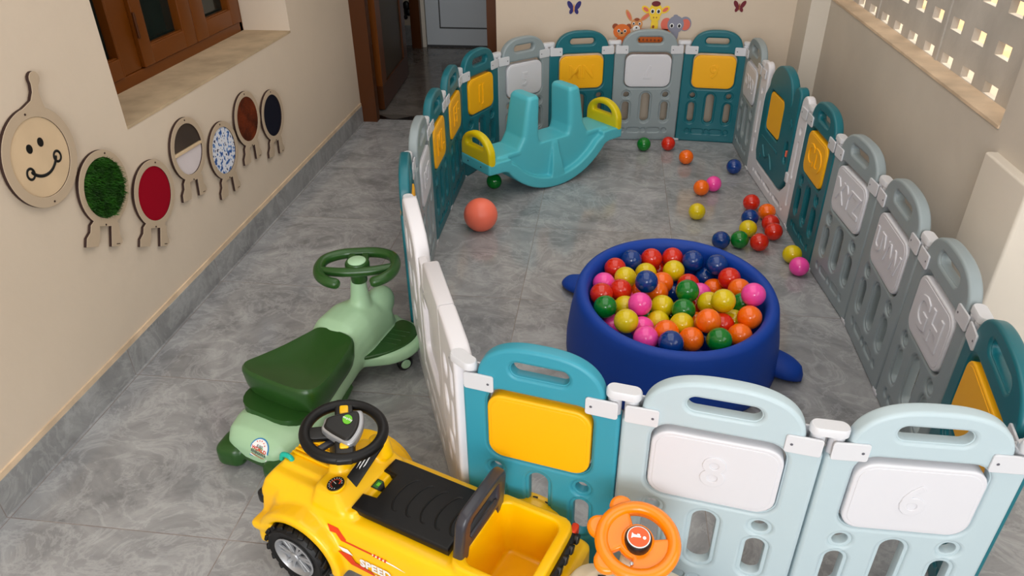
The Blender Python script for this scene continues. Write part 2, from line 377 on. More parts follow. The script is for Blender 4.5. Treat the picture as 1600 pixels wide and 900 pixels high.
# hallway walls
struct('wall_hallway', [(box(-2.4, -.55, 6.22, 6.4, 0, 2.6), 'cream'), (box(-2.5, -2.4, 4.3, 6.4, 0, 2.6), 'cream'), (box(-.55, -.45, 4.3, 6.4, 0, 2.6), 'cream'),
    (box(-2.4, -1.5, 4.3, 4.38, 0, 2.6), 'cream')])
struct('baseboard_hallway', [(box(-2.4, -1.62, 6.20, 6.22, 0, .16), 'skirt')])

# wooden window in the left recess
xg = XW-.23
def wbox(y0, y1, z0, z1, d0=0, d1=.04, k='wood'): return (xf(rbox((d1-d0)/2, (y1-y0)/2, (z1-z0)/2, .004), T(xg-.04+(d0+d1)/2, (y0+y1)/2, (z0+z1)/2)), k)
win = build('window_1', [wbox(w0, w1, .73, .775), wbox(w0, w1, 1.90, 1.95), wbox(w0-.03, w0+.01, .73, 1.95), wbox(3.365, 3.43, .73, 1.95), wbox(2.43, 2.56, .775, 1.90, 0, .036)], angle=30)
win['kind'] = 'structure'
def sash(y0, y1, l, r):
    z0, z1 = .778, 1.895
    s = build('window_sash', [wbox(y0, y1, z0, z0+.068, .004, .052), wbox(y0, y1, z1-.07, z1, .004, .052), wbox(y0, y0+l, z0, z1, .003, .053), wbox(y1-r, y1, z0, z1, .003, .053),
        wbox(y0+l-.012, y1-r+.012, z0+.062, z0+.072, .03, .044)], win, 30)
    build('window_pane', [(box(xg-.03, xg-.024, y0+l-.005, y1-r+.005, z0+.06, z1-.06), 'glass')], s)
sash(w0+.01, 2.43, .05, .012); sash(2.56, 2.955, .068, .09); sash(2.96, 3.365, .10, .085)
build('hinge', [(xf(cyl(.006, .09, 10), T(xg+.016, 2.562, .93)), 'wood_dark')], win)
# curtains drawn behind the panes
cv = [(0, 0)]
pts = [(xg-.05-.012*math.sin(i*.55), w0+.0+i*.0225) for i in range(60)]
cu_v = [(x, y, z) for z in (.75, 1.93) for x, y in pts]; n_ = len(pts)
cur = build('curtain', [((cu_v, [(i, i+1, n_+i+1, n_+i) for i in range(n_-1)]), 'curtain')], None)
so = cur.modifiers.new('thick', 'SOLIDIFY'); so.thickness = .004
tag(cur, 'dark green curtain hanging behind the panes of the brown window', 'curtain')

# door at the hallway entrance: frame + open leaf
d1 = build('door_1', [(box(-1.503, -1.405, 4.255, 4.31, 0, 2.15), 'wood_dark'), (box(-1.47, -1.435, 4.31, 4.36, 0, 2.15), 'wood'), (box(-.70, -.64, 4.255, 4.345, 0, 2.15), 'wood_dark'), (box(-1.5, -.64, 4.255, 4.345, 2.08, 2.15), 'wood_dark')])
d1['kind'] = 'structure'
lf = build('door_leaf', [(box(-.02, .02, 0, .82, .01, .16), 'wood_dark'), (box(-.02, .02, 0, .12, .16, 2.06), 'wood'), (box(-.02, .02, .71, .82, .16, 2.06), 'wood_dark'), (box(-.02, .02, .12, .71, 1.94, 2.06), 'wood_dark'),
    (box(-.009, .009, .11, .72, .15, 1.95), 'door_panel')], d1, mw=T(-1.435, 4.47, 0) @ Rz(math.radians(3.5)))
d2 = build('door_2', [(box(-1.64, -1.56, 6.10, 6.22, 0, 2.15), 'wood_dark'), (box(-1.56, -1.53, 6.15, 6.22, 0, 2.15), 'white_wall')]); d2['kind'] = 'structure'
wl = build('door_leaf', [(box(-1.525, -.75, 6.17, 6.21, .01, 2.1), 'upvc'), (box(-1.412, -.85, 6.166, 6.172, .15, 1.0), 'groove'), (box(-1.400, -.86, 6.160, 6.170, .163, .99), 'upvc'), (box(-1.525, -.75, 6.165, 6.2, .0, .016), 'groove')], d2)
lamp = build('wall_hook', [(xf(sphere(.03, 12, 8), T(0, 0, .05) @ S(1, .5, 1.3)), 'black'), (xf(sphere(.026, 12, 8), T(.014, 0, 0) @ S(1, .5, 1.2)), 'black'), (xf(cyl(.012, .09, 10), T(-.01, 0, .01)), 'black'), (xf(sphere(.018, 10, 6), T(-.012, 0, -.04)), 'black')], None, mw=T(-1.69, 6.195, .27))
tag(lamp, 'small black fitting on the hallway wall beside the far door', 'hook')

# ================================================================= playpen panels
tP = .034
def body_loops(g=0.0):
    """outline and holes; g widens the holes for the stepped rims"""
    hw = .1815
    out = [(-hw+.004, 0), (hw-.004, 0), (hw, .004), (hw, .488), (hw-.004, .494), (hw-.036, .494)]
    out += [(.1475*math.copysign(abs(math.cos(PI*i/40))**.78, math.cos(PI*i/40)), .502+.114*abs(math.sin(PI*i/40))**.78) for i in range(41)]
    out += [(-hw+.036, .494), (-hw+.004, .494), (-hw, .488), (-hw, .004)]
    def pill(cx, cz, hx, hz): return rrect(hx+g, hz+g, min(hx, hz)+g, 6, cx, cz)
    holes = [rrect(.068, .0185, .0185, 6, 0, .560), rrect(.126, .098, .040, 6, 0, .400),
             pill(-.106, .264, .0155, .0155), pill(.106, .264, .0155, .0155),
             pill(-.106, .168, .0185, .056), pill(.106, .168, .0185, .056), pill(0, .192, .0235, .082)]
    dents = [pill(-.055, .060, .034, .012), pill(.055, .060, .034, .012), pill(0, .06, .011, .011), pill(-.115, .06, .011, .011), pill(.115, .06, .011, .011)]
    return out, holes, dents
def panel_shape():
    out, h0, dn = body_loops(0); _, h1, dn1 = body_loops(.007)
    core = plate([[(x*.985, z*.997+.0008) for x, z in out]]+[rrect(.066, .0165, .0165, 6, 0, .560), rrect(.124, .096, .038, 6, 0, .400)]+h0[2:], tP*.7, .003, 1)
    shell = plate([out]+h1+dn, tP, .008, 3)
    v = xf(core, UP); w = xf(shell, UP); o = len(v[0])
    return (v[0]+w[0], v[1]+[[i+o for i in f] for f in w[1]])
PANEL = panel_shape()
_, _h, _ = body_loops(0)
INS = xf(plate([rrect(.1215, .088, .038, 6, 0, .397)], .040, .004, 2), UP)
INS_RIM = xf(plate([rrect(.113, .079, .032, 6, 0, .397)], .0422, .0012, 1), UP)
def connector(t, x, delta):
    """hinge connector at the panel's b end; delta = turn to the next panel"""
    R1 = T(x, 0, 0); R2 = T(x, 0, 0) @ Rz(delta)
    post = lathe([(.0125, .487), (.0145, .489), (.0145, .536), (.0125, .538), (.0125, .548)], 16)
    cap = xf(rloft([(0, 0, .538, .034, .014, .014), (0, 0, .540, .0365, .0170, .0170), (0, 0, .553, .0365, .0170, .0170), (0, 0, .557, .034, .0145, .0145)], 6), R1 @ Rz(delta/2))
    c_ = build('hinge_connector', [(xf(post, R1 @ T(-.0175, 0, 0)), 'clip'), (xf(post, R2 @ T(.0175, 0, 0)), 'clip'), (cap, 'clip')], t, 35)
    for Rm, sg in ((R1, -1), (R2, 1)):
        for s in (-1, 1):
            pl = plate([rrect(.034, .0215, .006, 4)], .005, .0015, 1)
            v_ = [(x_, y_, z_ - (max(0, (.024-abs(x_-.034))) * .30 if x_ > 0 else 0)) for x_, y_, z_ in pl[0]]
            sc = xf(cyl(.003, .0008, 10, .0002), T(-.022, 0, .0028))
            m_ = Rm @ T(sg*.0405, s*(tP/2+.0022), .511) @ (Rz(PI) if s > 0 else Matrix()) @ UP @ (S(1, 1, 1) if sg*s > 0 else Rz(PI))
            build('hinge_plate', [(xf(pl, m_), 'clip'), (xf(sc, m_), 'grey_txt')], c_, 35)
    build('foot_bracket', [(xf(rbox(.022, .019, .006, .002), T(x, 0, .0065) @ Rz(delta/2)), 'clip')], t, 35)
H = [('g', -.272, 1.225), ('p0', -.588, 1.997), ('p1', -.669, 2.353), ('p2', -.710, 2.734), ('p3', -.716, 3.080), ('p4', -.716, 3.456), ('p5', -.580, 3.773), ('p6', -.327, 4.014),
     ('p7', .027, 4.102), ('p8', .403, 4.134), ('p9', .742, 4.110), ('c', .765, 3.725), ('q0', .842, 3.045), ('q1', .866, 2.685), ('q2', .908, 2.300), ('q3', .906, 1.905), ('q4', .893, 1.530), ('g3', .815, 1.094), ('gg', .453, 1.093), ('tg', .070, 1.154)]
def heading(i):
    a, b = H[i % len(H)], H[(i+1) % len(H)]; return math.atan2(b[2]-a[2], b[1]-a[1]), math.hypot(b[1]-a[1], b[2]-a[2])
def fpanel(i, bodyk, insk, txt, label, side=-1, tsize=.085, rot=0, rel=.006, bold=.0005):
    a, b = H[i], H[(i+1) % len(H)]; ang, L_ = heading(i); ang2, _ = heading(i+1)
    d = (ang2-ang+PI) % (2*PI)-PI
    k = (L_-.003)/.363
    t = thing('playpen_section', label, 'playpen panel', ((a[1]+b[1])/2, (a[2]+b[2])/2, 0), ang, 'playpen fence panels')
    build('panel_body', [(xf(PANEL, S(k, 1, 1)), bodyk)], t, 35)
    parts = [(xf(INS, S(k, 1, 1)), insk), (xf(INS_RIM, S(k, 1, 1)), insk)]
    if txt:
        g_ = text(txt, tsize, rel, min(.0018, rel*.4), .95, bold)
        m_ = UP @ T(0, .396, .0208) @ Rz(rot)
        if side > 0: m_ = Rz(PI) @ m_
        parts.append((xf(g_, m_), insk))
    build('picture_insert', parts, t, 35)
    if i in (7, 9, 10): build('picture_backing', [(xf(plate([rrect(.124*k, .0955, .038, 6, 0, .400)], .014, .002, 1), UP), 'ledge' if i != 10 else 'ins_w')], t, 35)
    connector(t, L_/2, d)
    return t
# left side, back, right side, front
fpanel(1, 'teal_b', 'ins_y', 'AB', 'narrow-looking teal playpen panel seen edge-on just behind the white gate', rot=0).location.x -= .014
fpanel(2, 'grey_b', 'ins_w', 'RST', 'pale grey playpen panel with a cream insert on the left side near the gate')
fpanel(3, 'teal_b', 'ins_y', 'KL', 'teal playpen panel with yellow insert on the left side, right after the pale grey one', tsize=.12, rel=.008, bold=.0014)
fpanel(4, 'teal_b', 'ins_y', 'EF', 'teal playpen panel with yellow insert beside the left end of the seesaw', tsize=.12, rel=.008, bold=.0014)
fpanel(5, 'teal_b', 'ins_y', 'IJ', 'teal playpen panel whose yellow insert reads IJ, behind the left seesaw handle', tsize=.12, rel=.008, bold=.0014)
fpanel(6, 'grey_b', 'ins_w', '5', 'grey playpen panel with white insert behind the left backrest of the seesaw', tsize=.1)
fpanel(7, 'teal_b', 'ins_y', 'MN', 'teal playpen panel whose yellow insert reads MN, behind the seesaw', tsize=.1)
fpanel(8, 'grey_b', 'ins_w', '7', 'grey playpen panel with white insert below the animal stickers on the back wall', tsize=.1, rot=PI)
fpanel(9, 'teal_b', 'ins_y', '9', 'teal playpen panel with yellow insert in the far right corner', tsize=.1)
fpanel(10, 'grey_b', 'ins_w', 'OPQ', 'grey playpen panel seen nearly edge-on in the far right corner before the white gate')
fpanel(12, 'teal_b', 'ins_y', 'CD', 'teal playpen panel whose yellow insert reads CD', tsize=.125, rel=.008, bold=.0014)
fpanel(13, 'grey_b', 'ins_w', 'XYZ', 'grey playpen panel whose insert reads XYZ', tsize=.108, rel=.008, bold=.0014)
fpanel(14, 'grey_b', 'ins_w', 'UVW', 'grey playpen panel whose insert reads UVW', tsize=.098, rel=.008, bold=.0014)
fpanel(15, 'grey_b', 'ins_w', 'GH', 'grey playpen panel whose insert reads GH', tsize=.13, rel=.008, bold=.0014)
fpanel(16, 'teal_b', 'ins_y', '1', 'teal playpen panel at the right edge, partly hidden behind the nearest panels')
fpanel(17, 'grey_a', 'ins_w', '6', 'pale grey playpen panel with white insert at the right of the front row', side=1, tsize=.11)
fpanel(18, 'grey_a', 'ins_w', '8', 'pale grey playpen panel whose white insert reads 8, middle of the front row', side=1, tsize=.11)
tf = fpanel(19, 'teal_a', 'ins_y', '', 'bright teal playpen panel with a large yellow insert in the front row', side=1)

# gate on the right (white frame, teal leaf)
def pillq(cx, cz, hx, hz): return rrect(hx, hz, min(hx, hz), 5, cx, cz)
ang, L_ = heading(11); a, b = H[11], H[12]
t = thing('playpen_gate', 'white playpen gate with a teal door leaf on the right side of the pen', 'playpen gate', (a[1], a[2], 0), ang, None)
fr_out = [(0, 0), (L_, 0)] + [(L_, .47)] + [(L_-.012, .50)] + arc(L_-.055, .535, .042, -10, 175, 12) + [(L_-.105, .46), (L_-.105, .16), (L_-.17, .10), (.17, .10), (.105, .16), (.105, .47)] + arc(.055, .525, .045, 5, 190, 12) + [(.008, .49), (0, .47)]
hol = [pillq(.05, .30, .007, .08), pillq(.05, .155, .006, .035), pillq(L_-.05, .30, .007, .08), pillq(L_-.05, .14, .006, .05), pillq(.2, .05, .05, .007), pillq(.35, .05, .05, .007), pillq(.5, .05, .05, .007), pillq(.05, .43, .008, .012), pillq(L_-.05, .43, .008, .012), pillq(.12, .05, .006, .006), pillq(.275, .05, .006, .006), pillq(.425, .05, .006, .006), pillq(.585, .05, .006, .006)]
build('gate_frame', [(xf(plate([fr_out]+hol, .032, .007, 2), UP), 'white')], t, 35)
lx0, lx1 = .112, L_-.112
leaf = [(lx0+.03, .108), (lx1-.07, .108), (lx1-.01, .17), (lx1, .22), (lx1, .50)] + arc(lx1-.042, .545, .040, -10, 180, 8) + [(lx1-.088, .50)] + arc(lx0+.205, .49, .160, 0, 180, 14, .125) + [(lx0+.03, .47), (lx0+.006, .44), (lx0, .40), (lx0, .15)]
insx = (lx0+lx1)/2-.05
lf_h = [rrect(.105, .096, .03, 5, insx, .385), pillq(lx1-.055, .29, .022, .05)]
lfo = build('gate_leaf', [(xf(plate([leaf]+lf_h, .040, .008, 3), UP), 'teal_b'), (xf(plate([rrect(.12, .11, .03, 5, insx, .385)], .014, .002), UP), 'teal_b'), (xf(plate([rrect(.03, .058, .02, 5, lx1-.055, .29)], .014, .002), UP), 'teal_b'),
    (xf(plate([[(insx-.12, .24), (insx+.12, .24), (insx+.12, .252), (insx-.12, .252)]], .046, .003), UP), 'teal_b'),
    (xf(plate([[(lx1-.062, .40), (lx1-.048, .40), (lx1-.048, .414), (lx1-.034, .414), (lx1-.034, .428), (lx1-.048, .428), (lx1-.048, .442), (lx1-.062, .442), (lx1-.062, .428), (lx1-.076, .428), (lx1-.076, .414), (lx1-.062, .414)]], .046, .002), UP), 'teal_b'),
    (xf(tube(spline([(insx-.08, .21, 0), (insx-.03, .17, 0), (insx+.03, .2, 0), (insx+.08, .15, 0)]), .006, 8), UP @ T(0, 0, .02)), 'teal_b'), (xf(cyl(.012, .046, 16), UP @ T(insx-.1, .15, 0)), 'teal_b')], t, 35)
build('picture_insert', [(xf(plate([rrect(.10, .09, .028, 5, insx, .385)], .034, .004, 2), UP), 'ins_y')], lfo)
build('gate_latch', [(xf(rbox(.016, .022, .022, .004), T(L_-.1, 0, .20)), 'clip')], t)
build('latch_button', [(xf(rbox(.006, .006, .014, .002), T(lx1-.055, -.012, .285)), 'coral')], lfo)
ang2, _ = heading(12); connector(t, L_, (ang2-ang+PI) % (2*PI)-PI)

# white gate on the left, seen almost edge-on
ang, L_ = heading(0); a = H[0]
t = thing('playpen_gate', 'all-white playpen gate on the left side beside the green ride-on', 'playpen gate', (a[1], a[2], 0), ang, None)
px_ = .20
fr_out = [(0, 0), (L_, 0), (L_, .50)] + arc(L_-.045, .535, .043, 10, 100, 6) + [(L_-.12, .56), (L_-.20, .535), (L_-.24, .50), (L_-.26, .42), (L_-.26, .12), (.24, .12), (.20, .18), (.20, .562), (.05, .562), (.012, .552), (.0, .53)]
hol = [pillq(a_, b_, c_, e_) for a_, b_, c_, e_ in ((.05, .46, .014, .045), (.13, .44, .022, .028), (.06, .33, .012, .05), (.14, .33, .026, .036), (.10, .225, .03, .022), (.05, .16, .010, .03), (.15, .15, .022, .02))] + [pillq(L_-a_, b_, c_, e_) for a_, b_, c_, e_ in ((.06, .45, .016, .04), (.14, .46, .020, .03), (.07, .33, .020, .04), (.17, .34, .022, .05), (.11, .22, .032, .026), (.05, .15, .012, .03), (.18, .17, .022, .02))] + [pillq(.28+.085*j, .06, .025, .012) for j in range(4)] + [pillq(.10, .06, .03, .012), pillq(L_-.1, .06, .03, .012)]
build('gate_frame', [(xf(plate([fr_out]+hol, .044, .009, 3), UP), 'white'), (xf(plate([[(x*.99+.004, z*.985+.003) for x, z in fr_out]], .028, .003, 1), UP), 'white')], t, 35)
leaf = [(.203, .135), (L_-.275, .135), (L_-.275, .40), (L_-.30, .43), (L_-.36, .43), (L_-.372, .50), (L_-.392, .545), (L_-.42, .562), (.203, .562)]
build('gate_leaf', [(xf(plate([leaf, rrect(.12, .11, .03, 5, .40, .32)], .042, .008, 3), UP), 'white'), (xf(plate([rrect(.13, .12, .03, 5, .40, .32)], .012, .002), UP), 'white')], t, 35)
build('gate_latch', [(xf(rbox(.030, .012, .07, .004), T(L_-.33, .008, .445)), 'white')], t)
ang2, _ = heading(1); connector(t, L_, (ang2-ang+PI) % (2*PI)-PI)
ang3, _ = heading(19)
# connector between the bright teal panel and this gate belongs to the teal panel already

# ================================================================= ball pit and balls
pc = (.262, 2.085)
t = thing('ball_pit', 'round blue foam ball pit with fins, full of coloured balls', 'ball pit', (*pc, 0))
def ell(rx, ry, z, n=96): return [(rx*math.cos(2*PI*i/n), ry*math.sin(2*PI*i/n), z) for i in range(n)]
RX, RY = .328, .372
prof = [(0.018, 0), (0.024, .006), (0.024, .05), (.016, .12), (.004, .19), (0, .215), (-.006, .226), (-.018, .2325), (-.030, .231), (-.040, .222), (-.045, .205), (-.047, .12), (-.047, .04), (-.055, .036)]
ringsl = [ell(RX+o, RY+o, z) for o, z in prof]
build('pit_wall', [(rings(ringsl, True, True), 'pit')], t, 50)
def fin(x, y, ang, L1, w, hgt):
    secs = []
    n = 12
    for i in range(n+1):
        u = i/n; ww = w*(1-max(0, u-.45)**2*3.2)**.5 if u < 1 else w*.18; hh = hgt*(1-.5*u*u)*(1 if u < .95 else .6)
        secs.append([(L1*u, ww*math.cos(2*PI*k/20)*.5, hh/2+hh*.5*math.sin(2*PI*k/20)) for k in range(20)])
    return xf(rings(secs), T(x, y, .001) @ Rz(ang))
for (fx, fy, fa, l_, w_, hh) in ((.30, -.10, math.radians(-22), .122, .105, .085), (-.262, .285, math.radians(140), .155, .13, .06)):
    build('fin', [(fin(fx, fy, fa, l_, w_, hh), 'pit')], t, 60)
BALL = None
def ball(k, x, y, z, label, group):
    global BALL
    if k not in BALLS:
        o = build('play_ball', [(sphere(.0385), 'ball_'+k)], None, None); BALLS[k] = o
    else:
        o = BALLS[k].copy(); COL.objects.link(o)
    o.location = (x, y, z); o.rotation_euler = (random.random(), random.random(), 0); return tag(o, label, 'ball', group)
BALLS = {}
CN = dict(r='red', b='blue', y='yellow', o='orange', p='pink', g='green')
ORD = ['first', 'second', 'third', 'fourth', 'fifth', 'sixth', 'seventh', 'eighth', 'ninth', 'tenth', 'eleventh', 'twelfth', 'thirteenth', 'fourteenth']
PIT = [('r', 0.065, 2.251, 0.201), ('b', 0.122, 2.319, 0.199), ('r', 0.195, 2.346, 0.195), ('r', 0.272, 2.371, 0.189), ('b', 0.341, 2.339, 0.199), ('b', 0.42, 2.302, 0.208), ('r', 0.457, 2.235, 0.195), ('y', 0.1, 2.182, 0.206), ('y', 0.174, 2.267, 0.178), ('b', 0.167, 2.11, 0.238), ('r', 0.227, 2.368, 0.128), ('y', 0.273, 2.295, 0.179), ('b', 0.389, 2.328, 0.139), ('p', 0.028, 2.156, 0.194), ('r', 0.084, 2.105, 0.202), ('r', 0.021, 2.062, 0.209), ('o', 0.14, 2.211, 0.139), ('o', 0.229, 2.214, 0.175), ('o', 0.208, 2.14, 0.181), ('r', 0.322, 2.24, 0.159), ('g', 0.3, 2.086, 0.225), ('b', 0.276, 2.27, 0.105), ('p', 0.355, 2.171, 0.165), ('o', 0.413, 2.255, 0.136), ('o', 0.481, 2.162, 0.196), ('p', 0.501, 2.045, 0.251), ('g', 0.035, 1.987, 0.208), ('p', 0.1, 2.145, 0.139), ('y', 0.1, 2.032, 0.183), ('p', 0.144, 1.987, 0.227), ('p', 0.186, 2.14, 0.107), ('y', 0.221, 2.047, 0.185), ('g', 0.285, 2.007, 0.201), ('r', 0.332, 2.101, 0.148), ('y', 0.37, 2.059, 0.2), ('y', 0.404, 2.007, 0.245), ('g', 0.483, 2.086, 0.188), ('o', 0.485, 1.974, 0.21), ('y', 0.1, 1.885, 0.227), ('p', 0.061, 1.987, 0.136), ('g', 0.063, 2.063, 0.124), ('y', 0.205, 1.973, 0.171), ('p', 0.153, 1.918, 0.181), ('y', 0.275, 1.931, 0.196), ('o', 0.224, 1.876, 0.202), ('p', 0.16, 1.832, 0.205), ('b', 0.232, 1.801, 0.215), ('o', 0.298, 1.856, 0.195), ('o', 0.348, 1.901, 0.236), ('o', 0.33, 2.025, 0.142), ('r', 0.403, 1.965, 0.182), ('p', 0.395, 2.175, 0.1), ('y', 0.45, 2.022, 0.161), ('r', 0.46, 2.141, 0.125), ('b', 0.352, 1.912, 0.16), ('g', 0.376, 1.833, 0.215), ('b', 0.467, 2.064, 0.1), ('o', 0.449, 1.903, 0.187), ('g', 0.177, 2.066, 0.126), ('g', 0.257, 2.084, 0.128)]
def sx(p):   # left-to-right order as the photograph shows it
    v = Vector((p[0], p[1], p[2]-1.5)); return CR.dot(v)/CF.dot(v)
for k in 'rbyopg':
    grp = sorted([p for p in PIT if p[0] == k], key=lambda p: sx(p[1:]))
    for i, p in enumerate(grp):
        nb = min((q for q in PIT if q is not p), key=lambda q: (q[1]-p[1])**2+(q[2]-p[2])**2+(q[3]-p[3])**2)
        ball(k, *p[1:], f"{CN[k]} ball in the blue pit, {ORD[i]} {CN[k]} one from the left, touching a {CN[nb[0]]} ball", 'balls in the ball pit')
LOOSE = [('g', .22, 3.93, 'green ball on the floor below the grey back panel, left of a red one'), ('r', .355, 3.953, 'red ball on the floor at the far end, right of the green one'),
 ('o', .439, 3.76, 'orange ball alone on the floor near the far teal panel'), ('b', .674, 3.651, 'blue ball alone on the floor near the far right corner'),
 ('p', .546, 3.416, 'pink ball on the floor touching an orange ball'), ('o', .483, 3.363, 'orange ball on the floor touching the pink ball at its right'),
 ('y', .439, 3.092, 'yellow ball alone on the floor between seesaw and ball cluster'), ('r', .698, 3.216, 'red ball at the far end of the cluster beside the white gate'),
 ('o', .753, 3.120, 'orange ball in the floor cluster beside the white gate'), ('b', .668, 3.051, 'blue ball in the floor cluster, between a red and a yellow ball'),
 ('y', .644, 2.941, 'yellow ball in the floor cluster, touching the green one'), ('r', .750, 3.006, 'red ball in the floor cluster, just in front of the orange ball'),
 ('r', .749, 2.925, 'red ball in the floor cluster, nearest to the CD panel'), ('g', .594, 2.834, 'green ball in the floor cluster, right of the blue one'),
 ('b', .515, 2.820, 'blue ball at the left end of the cluster near the pit rim'), ('r', .673, 2.819, 'red ball nearest the pit in the floor cluster, right of the green ball'),
 ('y', .789, 2.727, 'yellow ball on the floor by the CD panel, behind a pink one'), ('p', .797, 2.640-.012, 'pink ball on the floor at the foot of the fence, next to a yellow one'),
 ('g', -.533, 3.334, 'green ball on the floor under the left end of the seesaw')]
for k, x, y, lb in LOOSE: ball(k, x, y, .0385, lb, 'loose balls on the floor')
cb = build('play_ball', [(sphere(.0752, 40, 24), 'coral')], None, None)
cb.location = (-.524, 2.878, .0752); tag(cb, 'large coral ball on the floor in front of the seesaw', 'ball')

# ================================================================= seesaw
t = thing('seesaw', 'aqua two-seat rocking seesaw with yellow end handles', 'seesaw', (-.296, 3.486, 0), math.radians(44.5))
XZ = UP
def slab(pts, w, bev=.006): return xf(plate([pts], w, bev, 2), UP)
R_ = .361
bot = [(-.40, .16), (-.315, .157)] + [(R_*math.sin(math.radians(a_)), R_-R_*math.cos(math.radians(a_))) for a_ in range(-54, 55, 6)] + [(.315, .157), (.40, .16)]
top_o = [(.40, .215), (.325, .218), (.30, .21)] + [((R_-.055)*math.sin(math.radians(a_)), R_-(R_-.055)*math.cos(math.radians(a_))) for a_ in range(52, -53, -8)] + [(-.30, .21), (-.325, .218), (-.40, .215)]
band = slab(bot+top_o, .236, .008)
web = slab([(-.32, .16)] + [((R_-.01)*math.sin(math.radians(a_)), R_-(R_-.01)*math.cos(math.radians(a_))) for a_ in range(-50, 51, 10)] + [(.32, .16), (.33, .205), (.25, .228), (-.25, .228), (-.33, .205)], .160, .004)
seats = [xf(rbox(.070, .084, .012, .008), T(s*.265, 0, .216)) for s in (-1, 1)] + [xf(rbox(.060, .118, .020, .006), T(s*.335, 0, .196)) for s in (-1, 1)]
mid = xf(rbox(.09, .0795, .012, .006), T(0, 0, .224))
def back(s):
    secs = []
    for z, cx, hx, hy in ((.17, .135, .095, .070), (.215, .142, .080, .0795), (.245, .142, .060, .080), (.28, .136, .046, .080), (.34, .131, .041, .080), (.41, .124, .037, .079), (.455, .119, .033, .077), (.468, .117, .025, .070)):
        secs.append((s*cx, 0, z, hx, hy, min(hx, .022)))
    return rloft(secs)
ribs = [xf(rloft([(0, 0, .03, .042, .118, .003), (0, 0, .12, .029, .108, .003), (0, 0, .222, .015, .084, .003)]), T(0, 0, 0))]
body = xf(fuse([band, web, mid]+seats+[back(-1), back(1)]+ribs, .0045, 4), S(1.065, 1, 1))
build('rocker_body', [(body, 'seesaw')], t, None)
def handle(s):
    out = [(-.118, 0)] + [(.118, 0), (.118, .045)] + arc(0, .045, .118, 0, 180, 16, .092)[1:-1] + [(-.118, .045)]
    hole = [(.072, .062)] + arc(0, .062, .072, 0, 180, 12, .040)[1:-1] + [(-.072, .062)]
    hole = [(.066, .066)] + arc(0, .072, .068, 0, 180, 12, .036) + [(-.066, .066)]
    g_ = plate([out, hole], .040, .012, 3)
    return xf(g_, T(s*.404, 0, .205) @ Rz(PI/2) @ UP)
for s in (-1, 1):
    h_ = build('handle', [(handle(s), 'handle_y')], t, 40)
for s in (-1, 1):
    for yy in (-.05, .055):
        build('bolt', [(xf(cyl(.004, .004, 10), T(s*.427, yy, .188) @ Ry(PI/2)), 'clip_dark')], t)
# ================================================================= yellow jeep
t = thing('ride_on_jeep', 'yellow ride-on toy jeep with black steering wheel and seat beside the playpen', 'ride-on car', (-.37, 1.11, 0), math.atan2(.352, -.936))
tub = rloft([(0, 0, .062, .335, .118, .03), (0, 0, .075, .345, .136, .03), (0, 0, .14, .345, .134, .03), (0, 0, .185, .342, .124, .03), (0, 0, .203, .336, .116, .03), (0, 0, .208, .33, .108, .03)])
hood = rloft([(.262, 0, .10, .120, .126, .014), (.262, 0, .185, .118, .116, .014), (.259, 0, .212, .113, .106, .012), (.254, 0, .230, .104, .090, .010), (.252, 0, .233, .100, .085, .01)])
hoodpanel = rloft([(.285, 0, .20, .070, .062, .01), (.285, 0, .241, .066, .056, .01)])
cowl = rloft([(.175, 0, .18, .065, .118, .02), (.176, 0, .220, .052, .108, .02), (.190, 0, .246, .034, .092, .015), (.194, 0, .252, .026, .08, .012)])
post = rloft([(.205, 0, .22, .032, .05, .02), (.206, 0, .27, .022, .034, .02), (.206, 0, .30, .018, .024, .018)])
horn = xf(rbox(.028, .018, .030, .012), T(.150, -.070, .265) @ Ry(.2))
dash = rloft([(.125, 0, .19, .03, .112, .02), (.125, 0, .222, .02, .10, .018)])
bump = rloft([(.345, 0, .075, .035, .118, .02), (.350, 0, .12, .034, .120, .02)])
bucket = rloft([(-.245, 0, .12, .095, .122, .03), (-.245, 0, .19, .098, .118, .03), (-.243, 0, .226, .096, .112, .028)])
tail = rloft([(-.345, 0, .08, .032, .128, .02), (-.347, 0, .155, .030, .126, .02), (-.345, 0, .168, .022, .118, .016)])
def fender(x, s):
    a_ = arc(x, .082, .122 if x > 0 else .106, -8, 188, 18); b__ = arc(x, .082, .096, 188, -8, 18)
    return xf(plate([a_+b__], .062, .008), T(0, s*.133, 0) @ UP)
def lip(s): return xf(rbox(.040, .030, .012, .008), T(.338, s*.137, .124) @ Ry(.25))
cuts = [xf(cyl(.0945, .07, 32), T(x, s*.150, .084) @ Rx(PI/2)) for x in (.238, -.215) for s in (-1, 1)]
cuts.append(rloft([(-.243, 0, .085, .055, .078, .02), (-.243, 0, .20, .072, .090, .025), (-.243, 0, .26, .076, .095, .025)]))
jb = fuse([tub, hood, hoodpanel, cowl, post, horn, dash, bump, bucket, tail]+[fender(x, s) for x in (.238, -.215) for s in (-1, 1)]+[lip(-1), lip(1)], .0038, 2, cuts)
body_o = build('body', [(jb, 'yellow')], t, None)
# hood ribs, clips, lights
for k in range(5): pass
ribs_ = [(xf(rbox(.058, .0028, .003, .0015), T(.288, -.024+k*.012, .2445)), 'yellow') for k in range(5)]
build('hood_ribs', ribs_, t)
for s in (-1, 1):
    build('hood_clip', [(xf(tube(spline([(-.016, 0, -.008), (-.012, 0, .003), (.0, 0, .006), (.014, 0, .002), (.020, 0, -.014)], 5), .0062, 10), T(.345, .008+s*.036, .243)), 'teal_clip')], t)
    build('headlight', [(xf(rbox(.014, .024, .018, .008), T(.378, s*.096, .158)), 'black')], t)
build('front_grille', [(xf(rbox(.01, .05, .022, .004), T(.380, 0, .15)), 'black')], t)
